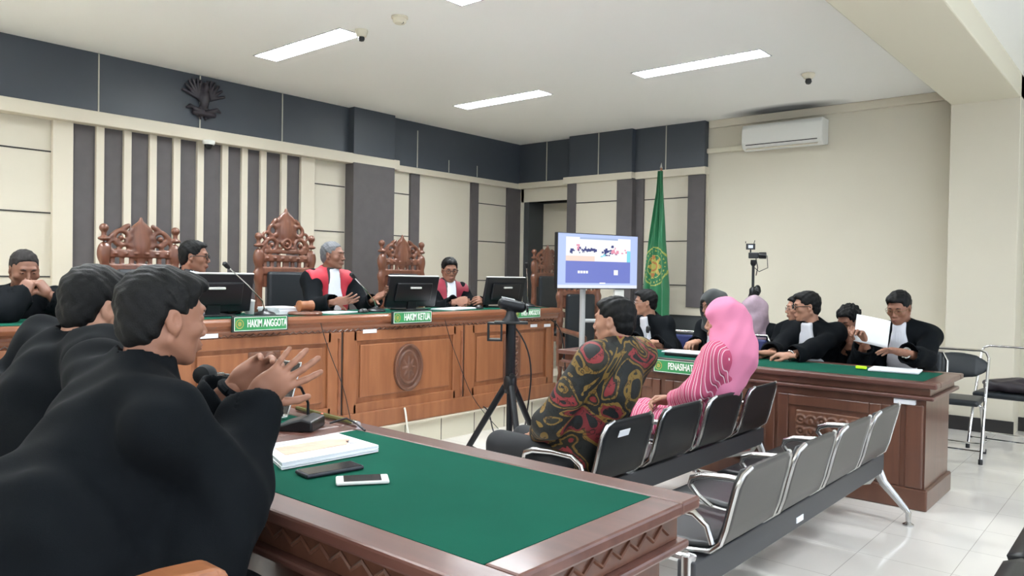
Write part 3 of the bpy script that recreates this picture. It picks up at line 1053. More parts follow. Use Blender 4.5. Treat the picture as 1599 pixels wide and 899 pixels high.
DX0, DX1, DY0, DY1, DZ = -3.83, -1.03, 5.07, 5.84, .78
t = desk('counsel_desk', DX0, DX1, DY0, DY1, DZ, 'brown teak desk with green felt at the right, where the defence counsel sit', 'teak', 'teak_edge', inset=.07, frieze=False, lip=.108)
fy = DY0 + .07
for k, (a, b_) in enumerate(((-3.74, -2.9), (-2.86, -2.02), (-2.0, -1.35))):
    f = MB()
    for lo, hi in (((a, .14), (a + .07, .62)), ((b_ - .07, .14), (b_, .62)), ((a + .07, .55), (b_ - .07, .62)), ((a + .07, .14), (b_ - .07, .2))):
        f.box((lo[0], fy - .014, lo[1]), (hi[0], fy, hi[1]))
    f.build('panel_frame', M['teak'], t, bevel=.006)
    rr = relief(min(.5, b_ - a - .24), .2, .02, 'floral')
    V = rr[0].copy()
    V2 = np.stack([V[:, 1], -V[:, 0], V[:, 2]], 1)
    o = mesh_obj('carved_ornament', [(V2, rr[1])], M['carve_dk'], t)
    o.location = ((a + b_) / 2, fy - .004, .42)
f = MB()
MB().box((-1.21, fy - .02, .13), (-1.11, fy, .64)).build('pilaster', M['teak'], t, bevel=.01)
MB().box((-1.35, fy - .008, .13), (-1.24, fy, .62)).build('pilaster', M['teak'], t, bevel=.004)
for x, lab in ((-1.215, 'cream inventory label with a small mark on the right end of the counsel desk'), (-3.67, 'white inventory label at the left end of the counsel desk')):
    o = MB().box((x - .06, fy - .026, .637), (x + .06, fy - .0, .665)).build('inventory_label', M['paper'])
    tagp(o, lab, 'label')
name_sign('PENASIHAT HUKUM', .52, .105, 'green name sign leaning on the front edge of the counsel desk', 0, (-2.66, 5.052, .732), size=.07, sx=.56, off=.045)

# prosecutors' two desks
desk('prosecutor_desk', -2.46, -.975, 1.08, 1.96, .78, 'large green felt desk with brown rim in the foreground', 'teak', 'teak_edge')
desk('prosecutor_desk', -3.96, -2.462, 1.08, 1.96, .78, 'second green felt desk behind it, carrying the laptop', 'teak', 'teak_edge')
bpy.data.objects['prosecutor_desk']['group'] = bpy.data.objects['prosecutor_desk.001']['group'] = 'prosecutors desks'

# on the front desk
t = thing('printed_report', 'thick white printed report with a photo on the cover, on the green felt', 'papers', (-2.155, 1.53, .78), 0)
ang = math.atan2(.255, .225)
q = [(-2.291, 1.409), (-2.035, 1.322), (-2.016, 1.681), (-2.269, 1.704)]
c_ = (-2.155, 1.53)
pg = MB()
for k in range(7):
    z0 = k * .0032
    j = random.Random(k).uniform(-.004, .004)
    pg.prism([(x - c_[0] + j, y - c_[1] - j) for x, y in q], 'Z', z0, z0 + .0029)
pg.build('pages', M['paper'], t)
pc = MB()
pc.prism([(-.06, -.12), (.05, -.15), (.06, .08), (.0, .14), (-.05, .08)], 'Z', .0224, .0236).build('cover_photo', mat('cover_beige', (206, 168, 146), .5, var=.12, vscale=25), t)
MB().prism([(-.12, -.09), (-.09, -.1), (-.08, -.02), (-.11, -.01)], 'Z', .0224, .0236).prism([(.02, .1), (.06, .1), (.06, .13), (.02, .13)], 'Z', .0224, .0236).build('cover_tint', mat('cover_grey', (176, 176, 184), .5), t)


def phone(c, rz, w, h, th, body, glass, label, border=0.):
    t = thing('mobile_phone', label, 'phone', (c[0], c[1], .78), rz)
    MB().box((-w / 2, -h / 2, 0), (w / 2, h / 2, th)).build('case', M[body], t, bevel=.005, seg=3)
    MB().box((-w / 2 + .004, -h / 2 + border, th - .0002), (w / 2 - .004, h / 2 - border, th + .0006)).build('screen', M[glass], t)
    return t


M['glass'] = mat('phone_glass', (34, 34, 38), .12, spec=.8)
M['phonegrey'] = mat('dark_phone_case', (40, 42, 50), .35)
M['phonewhite'] = mat('white_phone_body', (214, 214, 210), .3)
phone((-1.915, 1.41), math.radians(-8), .08, .19, .012, 'phonegrey', 'glass', 'black mobile phone lying face up beside the printed report', .006)
phone((-1.755, 1.405), math.radians(-36), .075, .15, .011, 'phonewhite', 'glass', 'white framed mobile phone nearest the front edge of the green desk', .022)

# laptop on second desk
t = thing('laptop', 'open silver laptop half hidden behind the raised hands', 'laptop', (-2.885, 1.78, .78), .08)
MB().box((-.165, -.23, 0), (.165, 0, .014)).build('keyboard_base', M['steel'], t, bevel=.004)
MB().box((-.145, -.13, .0142), (.145, -.02, .0155)).build('keys', M['whitep'], t)
mt = Matrix.Translation((0, 0, .012)) @ Euler((-.3, 0, 0)).to_matrix().to_4x4()
ld_ = MB().box((-.165, -.003, 0), (.165, .003, .225), 0, mt).build('lid', M['steel'], t, bevel=.003)
MB().box((-.158, -.0045, .008), (.158, -.0032, .218), 0, mt).build('screen', M['glass'], ld_)

# conference microphone: flat base, black gooseneck arcing left to a foam head
t = thing('conference_microphone', 'black desk microphone with wedge base and foam head near the speaking prosecutor', 'microphone', (0, 0, 0))
bs = MB().prism([(-.075, 0), (.075, 0), (.075, .04), (.03, .05), (-.075, .018)], 'Y', -.075, .075)
o = bs.build('base', M['black'], t, bevel=.008)
o.location = (-2.53, 1.72, .78)
o.rotation_euler = (0, 0, math.radians(35))
MB().tube([(-2.55, 1.77, .82), (-2.55, 1.77, .87), (-2.54, 1.73, .935), (-2.5, 1.62, .975), (-2.38, 1.4, 1.02), (-2.26, 1.24, 1.055), (-2.215, 1.18, 1.065)], .0055, 8).build('gooseneck', M['black'], t, smooth=True)
MB().tube([(-2.27, 1.255, 1.053), (-2.22, 1.19, 1.062)], .008, 10).build('collar', M['chrome'], t, smooth=True)
MB().tube([(-2.225, 1.195, 1.062), (-2.215, 1.18, 1.064), (-2.2, 1.16, 1.066), (-2.185, 1.14, 1.068), (-2.18, 1.132, 1.068)], [.014, .028, .032, .026, .01], 18).build('foam_windshield', mat('foam', (30, 32, 34), .95), t, smooth=True)
MB().lathe([(.004, 0), (.004, .002)], (-2.5, 1.8, .83), 10).build('light', mat('red_light', (255, 90, 80), .4, emit=1.5), t)
tagp(MB().tube([(-2.45, 1.8, .8), (-2.4, 1.84, .82), (-2.38, 1.87, .8), (-2.3, 1.85, .786)], .004, 8).build('cable', M['cable'], smooth=True), 'short black cable looping behind the desk microphone base', 'cable')
t = thing('ruler_stick', 'slim metal and wood stick lying at the back edge of the second desk', 'stick', (0, 0, 0))
MB().tube([(-2.86, 1.93, .791), (-2.42, 1.9, .791)], .01, 8).build('rod', mat('olive_tube', (104, 100, 58), .3, metal=.5), t, smooth=True)
MB().tube([(-2.43, 1.9, .791), (-2.4, 1.898, .791)], .0115, 10).build('end_cap', M['chrome'], t, smooth=True)


# ============================================================ WAITING BENCHES (rows of steel seats)
def bench(x0, ys, wid, ends, label, back_m, group=None, arms=True):
    t = thing('waiting_bench', label, 'bench', (0, 0, 0), 0, group)
    prof = [(x0, .722), (x0 - .012, .70), (x0 - .026, .655), (x0 - .045, .58), (x0 - .064, .5), (x0 - .083, .445), (x0 - .12, .414), (x0 - .2, .402), (x0 - .32, .402), (x0 - .46, .412), (x0 - .55, .41), (x0 - .6, .392), (x0 - .615, .36)]
    rad = [.06, .02, 0, 0, 0, 0, 0, 0, 0, 0, 0, .015, .05]
    for y in ys:
        n = 10
        for nm, dz, th, inset, m in (('seat_shell', 0, .01, 0, back_m), ('cushion', .011, .016, .018, 'benchblack')):
            vs, fs = [], []
            pr = prof if nm == 'seat_shell' else prof[1:-1]
            rr = rad if nm == 'seat_shell' else rad[1:-1]
            for (x, z), q in zip(pr, rr):
                for k in range(n + 1):
                    yy = y + inset + q + (wid - 2 * inset - 2 * q) * k / n
                    vs.append((x, yy, z))
            for i in range(len(pr) - 1):
                for k in range(n):
                    a = i * (n + 1) + k
                    fs.append((a, a + 1, a + n + 2, a + n + 1))
            mb = MB().add(vs, fs)
            o = mb.build(nm, M[m], t, smooth=True)
            o.data.shade_smooth()
            if nm == 'cushion':
                o.location = (-.010, 0, .012)
            so = o.modifiers.new('s', 'SOLIDIFY')
            so.thickness = th
            so.offset = 0
        for yy in (y + .004, y + wid - .004):
            pts = [(x, yy + (q if yy < y + .1 else -q), z) for (x, z), q in zip(prof, rad)]
            MB().tube(pts, .0095, 8).build('side_frame', M['steel'], t, smooth=True)
    ya, yb = ends
    MB().box((x0 - .21, ya, .275), (x0 - .14, yb, .385)).build('beam', M['beamgrey'], t, bevel=.006)
    for y in (ya + .02, yb - .02):
        l = MB()
        l.tube([(x0 - .5, y, .385), (x0 - .17, y, .385)], .018, 8)
        l.tube([(x0 - .175, y, .4), (x0 - .175, y, .25)], .028, 10)
        for sg, xf in ((1, x0), (-1, x0 - .62)):
            l.tube([(x0 - .175, y, .3), (x0 - .175 + sg * .04, y, .22), (xf - sg * .02, y, .095), (xf, y, .07), (xf, y, .015)], [.032, .026, .018, .016, .013], 10)
            l.lathe([(.03, 0), (.03, .008), (.014, .018), (.012, .03)], (xf, y, 0), 16)
        l.build('leg', M['steel'], t, smooth=True)
    gaps = [ys[0] - .025] + [(a + wid + b_) / 2 for a, b_ in zip(ys, ys[1:])] + [ys[-1] + wid + .025]
    for y in gaps if arms else ():
        a = MB()
        a.tube([(x0 - .1, y, .45), (x0 - .12, y, .51), (x0 - .17, y, .545), (x0 - .28, y, .55), (x0 - .4, y, .54), (x0 - .45, y, .52), (x0 - .46, y, .49), (x0 - .42, y, .45), (x0 - .36, y, .415)], [.011, .012, .014, .016, .016, .015, .013, .011, .011], 10)
        a.build('armrest', M['steel'], t, smooth=True)
    return t


bench(-1.92, [2.92, 3.445, 3.965, 4.49], .45, (2.85, 5.05), 'black padded row of joined seats where the batik and pink clad witnesses sit', 'benchblack', 'joined steel bench rows')
bench(-1.1, [2.53, 3.055, 3.58, 4.11], .48, (2.46, 4.8), 'empty row of joined seats with grey steel backs, right of the green desk corner', 'benchgrey', 'joined steel bench rows')
bench(.19, [2.2, 2.7, 3.2, 3.7], .495, (2.2, 4.2), 'bench seat cut off by the bottom right corner of the picture', 'benchgrey', 'joined steel bench rows', arms=False)
o = MB().box((-1.243, 3.42, .3), (-1.236, 3.5, .325)).build('bench_sticker', M['paper'])
tagp(o, 'small white sticker on the beam of the empty grey bench', 'sticker')
mt = Matrix.Translation((-1.925, 3.075, .655)) @ Euler((0, .34, 0)).to_matrix().to_4x4()
o = MB().box((0, -.045, -.017), (.003, .045, .017), 0, mt).build('bench_sticker', M['paper'])
tagp(o, 'white sticker on the black seat back behind the batik shirt man', 'sticker')
mt = Matrix.Translation((-2.0, 3.66, .48)) @ Euler((0, .34, 0)).to_matrix().to_4x4()


# ============================================================ FOLDING CHAIRS
def folding_chair(loc, rz, label, pad=True):
    """faces -y locally"""
    t = thing('folding_chair', label, 'chair', loc, rz)
    f = MB()
    w = .22
    def arc(y, z):
        return [(-w, y, z - .06), (-w + .02, y + .004, z - .015), (-w + .06, y + .008, z), (w - .06, y + .008, z), (w - .02, y + .004, z - .015), (w, y, z - .06)]
    f.tube([(-w, -.22, .01)] + [(-w, -.06, .38)] + arc(.16, .84) + [(w, -.06, .38), (w, -.22, .01)], .0115, 10)
    f.build('front_frame', M['chrome'], t, smooth=True)
    f = MB()
    f.tube([(-w + .025, .24, .01), (-w + .025, .0, .41), (-w + .025, -.18, .445), (w - .025, -.18, .445), (w - .025, .0, .41), (w - .025, .24, .01)], .0105, 10)
    f.tube([(-w + .025, .2, .08), (w - .025, .2, .08)], .008, 8)
    f.tube([(-w, -.185, .09), (w, -.185, .09)], .008, 8)
    f.build('rear_frame', M['chrome'], t, smooth=True)
    for x, y in ((-w, -.22), (w, -.22), (-w + .025, .24), (w - .025, .24)):
        MB().lathe([(.016, 0), (.016, .035), (.012, .04)], (x, y, 0), 12).build('foot_cap', M['black'], t, smooth=True)
    mesh_obj('seat', [Vol((-.24, -.26, .4), (.24, .2, .52), .008).box((0, -.03, .455), (.2, .19, .024), .02, k=0).mesh()], M['leather'], t)
    if pad:
        v = Vol((-.26, .0, .54), (.26, .26, .86), .008)
        v.box((0, .13, .715), (.15, .018, .08), .018, R_=(-18, 0, 0), k=0)
        v.ell((0, .13, .715), (.225, .026, .105), R_=(-18, 0, 0), k=.02)
        mesh_obj('back_pad', [v.mesh()], M['leather'], t)
    return t


folding_chair((-1.3, 6.98, 0), .05, 'chrome folding chair with black oval back pad behind the right end of the counsel desk')
fc = folding_chair((-1.03, 7.6, 0), -.06, 'chrome folding chair cut by the right edge, with a dark bag on its seat', pad=False)
v = Vol((-.28, -.24, -.01), (.28, .24, .2), .01)
v.ell((0, 0, .055), (.22, .17, .06), k=0).ell((.08, .02, .08), (.12, .12, .05), k=.03).cap((-.15, -.1, .04), (.18, -.14, .05), .04, k=.04).folds(.006, (30, 30, 20), 3)
o = mesh_obj('handbag', [v.mesh()], mat('dark_bag', (46, 40, 46), .5), None)
o.location = (-1.0, 7.56, .485)
o.scale = (.9, .9, .9)
tagp(o, 'dark soft bag lying on the seat of the folding chair at the right edge', 'bag')


# chairs the counsel sit on: chrome frames with blue backs
def office_chair(loc, rz, label, mcol='blue', h=.88):
    t = thing('visitor_chair', label, 'chair', loc, rz, 'chrome visitor chairs of the counsel')
    f = MB()
    f.tube([(-.24, .2, .02), (-.24, -.22, .02), (-.24, -.22, .44), (-.24, .18, .46), (-.23, .26, h - .06), (-.2, .27, h), (.2, .27, h), (.23, .26, h - .06), (.24, .18, .46), (.24, -.22, .44), (.24, -.22, .02), (.24, .2, .02)], .012, 10)
    f.build('frame', M['chrome'], t, smooth=True)
    mesh_obj('seat', [Vol((-.25, -.27, .38), (.25, .25, .52), .01).box((0, -.01, .45), (.21, .22, .028), .02, k=0).mesh()], M[mcol], t)
    mesh_obj('back_pad', [Vol((-.26, .15, .5), (.26, .34, .92), .01).box((0, .25, .7), (.2, .022, .15), .02, R_=(-10, 0, 0), k=0).mesh()], M[mcol], t)
    return t


M['blue'] = mat('navy_cushion', (30, 40, 92), .6)
office_chair((-3.5, 6.35, 0), 0, 'chrome visitor chair under the leftmost defence lawyer')
office_chair((-2.9, 6.38, 0), 0, 'chrome chair with navy cushion under the lawyer in the black headscarf')
office_chair((-2.15, 6.35, 0), 0, 'chrome chair with navy cushion under the lawyer with clasped hands')
office_chair((-1.52, 6.4, 0), 0, 'chrome chair under the lawyer reading a sheet', 'leather', .84)
office_chair((-1.95, 7.0, 0), 0, 'chrome chair under the person bending forward behind the counsel')

# dark desk chair at the far left edge
t = thing('office_chair', 'dark high backed office chair at the left edge behind the prosecutors', 'chair', (-4.27, 1.08, 0), PI)
v = Vol((-.3, -.1, .5), (.3, .12, 1.45), .01)
v.box((0, 0, 1.08), (.24, .05, .32), .05, k=0).ell((0, .03, .8), (.2, .05, .16), k=.03)
mesh_obj('backrest', [v.mesh()], M['leather'], t)
mesh_obj('seat', [Vol((-.3, 0, .4), (.3, .6, .58), .01).box((0, .28, .49), (.25, .25, .05), .04, k=0).mesh()], M['leather'], t)
MB().tube([(0, .05, .9), (0, .0, .6), (0, .1, .45)], .03, 8).tube([(0, .28, .08), (0, .28, .46)], .03, 12).build('post', M['black'], t, smooth=True)
f = MB()
for k in range(5):
    a = 2 * PI * k / 5
    f.tube([(0, .28, .1), (.28 * math.cos(a), .28 + .28 * math.sin(a), .06)], [.03, .018], 8).lathe([(.005, -.02), (.028, -.02), (.028, .02), (.005, .02)], (.28 * math.cos(a), .28 + .28 * math.sin(a), .03), 12, 'X')
f.build('star_base', M['black'], t)

# wooden armchair of the near prosecutor
t = thing('wooden_armchair', 'light brown wooden armchair of the near prosecutor, its armrest showing at the bottom', 'chair', (-1.765, .56, .012), 0)
w_ = MB()
w_.prism([(-.3, .7), (-.25, .79), (-.1, .83), (.1, .83), (.25, .79), (.3, .7)], 'Y', -.36, -.315)
w_.build('back_rail', M['oak'], t, bevel=.01)
for x in (-.29, .29):
    MB().tube([(x, -.3, 0), (x, -.28, .45), (x, -.335, .74)], [.022, .026, .024], 8).build('leg', M['oak'], t)
    MB().tube([(x, .18, 0), (x, .18, .42)], [.02, .024], 8).build('leg', M['oak'], t)
    q = 1 if x > 0 else -1
    MB().prism([(-.32, .74), (-.1, .785), (.12, .795), (.21, .79), (.235, .77), (.22, .75), (.1, .755), (-.3, .7)], 'X', x + q * .0, x + q * .085).build('armrest', M['oak'], t, bevel=.012)
    MB().tube([(x + q * .03, .18, .43), (x + q * .04, .19, .76)], .02, 8).build('arm_post', M['oak'], t)
MB().box((-.3, -.3, .37), (.3, .21, .41)).build('seat', M['oak'], t, bevel=.01)
for x in (-.15, 0, .15): MB().box((x - .02, -.325, .41), (x + .02, -.31, .72)).build('back_slat', M['oak'], t)


# ============================================================ TELEVISION
t = thing('television', 'large flat television showing a bright video call, on a grey pole stand', 'television', (-4.235, 6.25, 0), math.atan2(.965, .31))
# local x along the screen (left to right in view), screen faces -y
W_, H_ = .99, .535
cas = MB().box((-W_ / 2, 0, 1.262), (W_ / 2, .05, 1.262 + H_)).build('casing', M['black'], t, bevel=.006)
nx, nz = 150, 84
me = bpy.data.meshes.new('screen')
vs = [(-W_ / 2 + .008 + (W_ - .016) * i / nx, -.0015, 1.27 + (H_ - .016) * j / nz) for j in range(nz + 1) for i in range(nx + 1)]
fs = [(j * (nx + 1) + i, j * (nx + 1) + i + 1, (j + 1) * (nx + 1) + i + 1, (j + 1) * (nx + 1) + i) for j in range(nz) for i in range(nx)]
me.from_pydata(vs, [], fs)
pal = {'bg': (186, 204, 252), 'page': (250, 250, 255), 'blue': (112, 124, 205), 'dark': (40, 50, 120), 'bar': (170, 190, 225), 'pinkish': (235, 150, 175), 'cyan': (130, 222, 240), 'peach': (250, 220, 205), 'white': (255, 255, 255), 'foot': (232, 238, 255)}
keys = list(pal)
rr_ = random.Random(5)
marks = []
def patch(cx, cy, n, sx, sy, key):
    for _ in range(n): marks.append((rr_.gauss(cx, sx), rr_.gauss(cy, sy), rr_.uniform(.005, .017), rr_.uniform(.008, .026), key))
patch(.17, .7, 6, .012, .025, 'dark'); patch(.24, .72, 6, .015, .03, 'pinkish'); patch(.3, .71, 14, .03, .018, 'dark'); patch(.38, .71, 9, .02, .018, 'dark'); patch(.45, .7, 3, .01, .01, 'dark')
patch(.62, .66, 16, .04, .03, 'dark'); patch(.7, .69, 12, .04, .03, 'pinkish'); patch(.68, .78, 3, .01, .01, 'dark'); patch(.55, .62, 4, .02, .02, 'cyan'); patch(.85, .7, 3, .03, .02, 'pinkish')
ids = []
for j in range(nz):
    for i in range(nx):
        u, v_ = (i + .5) / nx, (j + .5) / nz
        k = 'bg'
        if v_ < .06: k = 'foot'
        if .09 < u < .91 and .09 < v_ < .94:
            k = 'page' if v_ > .5 else 'blue'
            if .26 < u < .74 and .9 < v_ < .935: k = 'bar'
            if k == 'page':
                if u > .86 and .5 < v_ < .72: k = 'cyan'
                if u < .45 and v_ < .59: k = 'peach'
                for mx, my, a, b_, kk in marks:
                    if abs(u - mx) < a and abs(v_ - my) < b_: k = kk
            if .23 < u < .37 and .27 < v_ < .32 and (i % 5): k = 'white'
            if .69 < u < .745 and .25 < v_ < .34: k = 'white'
        if .51 < u < .59 and .085 < v_ < .11: k = 'white'
        ids.append(keys.index(k))
for k in keys: me.materials.append(mat('screen_' + k, pal[k], .3, emit=.56))
me.polygons.foreach_set('material_index', ids)
o = bpy.data.objects.new('screen', me)
COL.objects.link(o)
o.parent = cas
f = MB()
f.tube([(-.12, .09, .04), (-.12, .09, 1.5)], .028, 12).cbox((0, .075, 1.5), (.4, .03, .3))
f.build('pole', M['greyp'], t, smooth=True)
f = MB().box((-.4, -.15, .03), (.25, .33, .06)).tube([(-.12, .09, .95), (.2, .0, .95)], .02, 8)
f.build('stand_base', M['greyp'], t, bevel=.01)
MB().cbox((.28, .03, 1.21), (.12, .03, .1)).build('wall_bracket', M['whitep'], t, bevel=.006)

# ============================================================ FLAG
t = thing('flag', 'green satin flag with a round gold seal on a standing pole', 'flag', (-4.68, 8.2, 0))
MB().lathe([(.16, 0), (.16, .03), (.05, .06), (.02, .1)], n=24).build('foot', M['carve'], t, smooth=True)
MB().tube([(0, 0, .05), (0, 0, 2.7)], .013, 12).build('pole', M['oak'], t, smooth=True)
MB().lathe([(.006, 2.69), (.02, 2.7), (.014, 2.72), (.002, 2.76)], n=12).build('finial', M['chrome'], t, smooth=True)
NU, NV = 90, 190
vs, mi, fs = [], [], []
L = [(-.03, .035, 2.66), (-.045, .045, 2.41), (-.135, .085, 1.8), (-.21, .15, 1.25), (-.235, .16, .72), (-.22, .15, .6)]
def edge(z):
    for a, b_ in zip(L, L[1:]):
        if b_[2] <= z <= a[2]:
            q = (a[2] - z) / (a[2] - b_[2])
            return a[0] + (b_[0] - a[0]) * q, a[1] + (b_[1] - a[1]) * q
    return L[-1][:2]
for j in range(NV + 1):
    z = 2.66 - (2.66 - .6) * j / NV
    l, r = edge(z)
    for i in range(NU + 1):
        u = i / NU
        x = l + (r - l) * u
        w = r - l
        y = -.02 - .09 * min(1, w / .35) * math.sin(PI * u) ** .6 + .022 * min(1, w / .2) * math.sin(u * 17 + z * 1.5) + .012 * math.sin(u * 29 - z * 2)
        vs.append((x, y, z))
def seal(u, z):
    # unrolled cloth coordinate: the seal is centred left of the fold at right
    l, r = edge(z)
    x = (l + (r - l) * u) * 1.0
    dx, dz = (x + .02) / .155, (z - 1.515) / .235
    d = math.hypot(dx, dz)
    a = math.atan2(dz, dx)
    if .93 < d < 1.0: return 1
    if d < .15: return 1
    if d < .24: return 2
    if d < .46 + .12 * math.cos(8 * a): return 1 if d < .36 or int(d * 40) % 2 else 2
    if .56 < d < .6 or (.78 < d < .84 and math.cos(26 * a) > .3): return 1
    return 0
for j in range(NV):
    z = 2.66 - (2.66 - .6) * (j + .5) / NV
    for i in range(NU):
        a = j * (NU + 1) + i
        fs.append((a, a + 1, a + NU + 2, a + NU + 1))
        mi.append(seal((i + .5) / NU, z))
mb = MB()
mb.v, mb.f, mb.mi = vs, fs, mi
o = mb.build('cloth', [M['flag'], M['flaggold'], M['flagbrown']], t)
o.data.shade_smooth()
so = o.modifiers.new('s', 'SOLIDIFY')
so.thickness = .004

# ============================================================ TRIPODS
t = thing('webcam_tripod', 'black speaker style tripod in the middle of the floor carrying the conference webcam', 'tripod', (-2.985, 3.49, 0))
MB().tube([(0, 0, .12), (0, 0, .72)], .019, 14).build('lower_tube', M['blackm'], t, smooth=True)
MB().tube([(0, 0, .7), (0, 0, 1.09)], .03, 14).build('upper_tube', M['blackm'], t, smooth=True)
MB().lathe([(.035, .68), (.04, .7), (.04, .76), (.034, .78)], n=18).tube([(.03, -.02, .79), (.06, -.05, .79)], [.014, .016], 10).build('collar', M['black'], t, smooth=True)
for a in (205, 325, 85):
    q = math.radians(a)
    c_, s_ = math.cos(q), math.sin(q)
    MB().tube([(.03 * c_, .03 * s_, .72), (.44 * c_, .44 * s_, .02)], [.02, .017], 12).lathe([(.022, 0), (.022, .03)], (.445 * c_, .445 * s_, 0), 10).build('leg', M['blackm'], t, smooth=True)
    MB().tube([(.019 * c_, .019 * s_, .25), (.25 * c_, .25 * s_, .345)], .008, 8).build('brace', M['blackm'], t, smooth=True)
rz = YAW
f = MB().cbox((0, 0, 1.1), (.2, .13, .014), (0, 0, rz))
f.build('top_plate', M['black'], t, bevel=.004)
r = Matrix.Rotation(rz, 4, 'Z')
f = MB()
for lo, hi in (((-.14, -.05, .99), (-.128, .05, 1.1)), ((-.14, -.05, .99), (-.05, .05, 1.002)), ((-.062, -.05, .99), (-.05, .05, 1.1)), ((-.14, -.05, 1.088), (-.05, .05, 1.1))): f.box(lo, hi, 0, r)
f.build('cable_box', M['black'], t, bevel=.003)
t = thing('conference_webcam', 'grey and black conference webcam on top of the tripod, pointing right', 'webcam', (-2.985, 3.49, 1.107), YAW)
MB().lathe([(.055, 0), (.05, .008), (.035, .03), (.028, .06)], (.0, 0, 0), 24).build('base', M['blackm'], t, smooth=True)
v = Vol((-.12, -.06, .03), (.12, .06, .16), .004)
v.cap((-.045, 0, .105), (.055, 0, .085), .036, .034, k=0).cap((.0, 0, .05), (0, 0, .09), .028, k=.01)
mesh_obj('camera_head', [v.mesh()], M['blackm'], t)
MB().lathe([(.026, .0), (.026, .012), (.018, .013)], (.09, 0, .08), 18, 'X').build('lens', M['black'], t, smooth=True)
MB().tube([(-.06, -.005, .142), (.02, -.005, .126)], .006, 8).build('silver_trim', M['greyp'], t, smooth=True)

t = thing('camcorder_tripod', 'tall slim black tripod with a video camera against the cream wall', 'tripod', (-3.25, 7.6, 0))
MB().tube([(0, 0, .6), (0, 0, 1.55)], .014, 12).build('centre_column', M['black'], t, smooth=True)
MB().lathe([(.03, 1.2), (.036, 1.23), (.036, 1.28), (.02, 1.3)], n=16).lathe([(.02, 1.52), (.03, 1.54), (.028, 1.58)], n=14).build('collar', M['black'], t, smooth=True)
for a in (-15, 100, 215):
    q = math.radians(a)
    MB().tube([(.02 * math.cos(q), .02 * math.sin(q), 1.24), (.4 * math.cos(q), .4 * math.sin(q), .02)], [.015, .012], 10).build('leg', M['black'], t, smooth=True)
MB().tube([(.03, -.01, 1.6), (.05, -.01, 1.5), (.03, 0, 1.42)], .005, 8).build('pan_handle', M['black'], t, smooth=True)
t = thing('video_camera', 'small black video camera with a light on top, on the tall tripod', 'video camera', (-3.25, 7.6, 1.58), .4)
MB().cbox((.0, 0, .045), (.1, .07, .06)).build('body', M['black'], t, bevel=.008)
MB().lathe([(.03, .05), (.034, .06), (.034, .12), (.028, .125)], (0, 0, .045), 18, 'X').build('lens', M['black'], t, smooth=True)
MB().cbox((-.03, 0, .135), (.09, .05, .06)).tube([(-.03, 0, .07), (-.03, 0, .11)], .008, 8).tube([(-.08, 0, .17), (-.08, 0, .19)], .004, 6).tube([(.0, 0, .16), (.01, 0, .2)], .004, 6).build('top_light', M['black'], t)
MB().cbox((-.03, -.026, .135), (.045, .002, .03)).build('display', mat('small_display', (210, 220, 240), .3, emit=.8), t)
tagp(MB().tube([(-3.2, 7.58, 1.65), (-3.1, 7.58, 1.62), (-3.09, 7.58, 1.5), (-3.18, 7.58, 1.46), (-3.23, 7.585, 1.5)], .004, 8).build('cable', M['cable'], smooth=True), 'thin cable looping from the video camera down its tripod', 'cable')
t = thing('tripod_microphone', 'small fuzzy black clip microphone standing just right of the tall tripod', 'microphone', (-3.14, 7.45, 0))
MB().tube([(0, 0, .02), (0, 0, 1.22)], .006, 8).build('stand', M['greyp'], t, smooth=True)
MB().lathe([(.12, 0), (.12, .02), (.02, .03)], n=20).build('base', M['black'], t, smooth=True)
mesh_obj('head', [Vol((-.06, -.06, 1.18), (.06, .06, 1.36), .006).ell((0, 0, 1.27), (.035, .035, .055), k=0).folds(.004, (200, 200, 200), 1).mesh()], M['black'], t)

# microphone, binder and papers on the counsel desk
mic((-3.2, 5.42, DZ), PI, -.02, .16, 'short gooseneck microphone on the counsel desk before the leftmost lawyer', 'box')
o = MB().box((-.17, -.11, 0), (.17, .11, .022)).build('laptop_case', M['black'], bevel=.004, loc=(-2.82, 5.45, DZ + .001), rot=(0, 0, .05))
tagp(o, 'flat black case under white papers in front of the black headscarf', 'case')
sheets('document_stack', (-2.86, 5.45, DZ + .024), .12, .32, .21, .008, 'white papers lying on the flat black case', n=3)
sheets('document_stack', (-1.39, 5.6, DZ + .001), .1, .3, .22, .014, 'white papers flat on the desk under the reading lawyer hand', n=4)
o = MB().cbox((0, 0, .012), (.07, .02, .02)).cbox((.01, .02, .01), (.02, .04, .016)).build('highlighter', mat('neon_yellow', (200, 250, 30), .5), loc=(-1.59, 5.54, DZ + .001), bevel=.004)
tagp(o, 'neon yellow highlighter pen on the counsel desk beside the papers', 'pen')

# ============================================================ CABLES ON THE FLOOR
def cable(pts, label, m='cable', r=.006):
    cu = bpy.data.curves.new('cable', 'CURVE')
    cu.dimensions = '3D'
    sp = cu.splines.new('NURBS')
    sp.points.add(len(pts) - 1)
    for p_, q in zip(sp.points, pts): p_.co = (*q, 1)
    sp.use_endpoint_u = True
    sp.order_u = 4
    cu.bevel_depth = r
    cu.bevel_resolution = 2
    cu.resolution_u = 8
    tmp = bpy.data.objects.new('cable', cu)
    me = bpy.data.meshes.new_from_object(tmp)
    bpy.data.objects.remove(tmp)
    me.materials.clear()
    me.materials.append(M[m])
    me.shade_smooth()
    o = bpy.data.objects.new('cable', me)
    COL.objects.link(o)
    return tagp(o, label, 'cable')


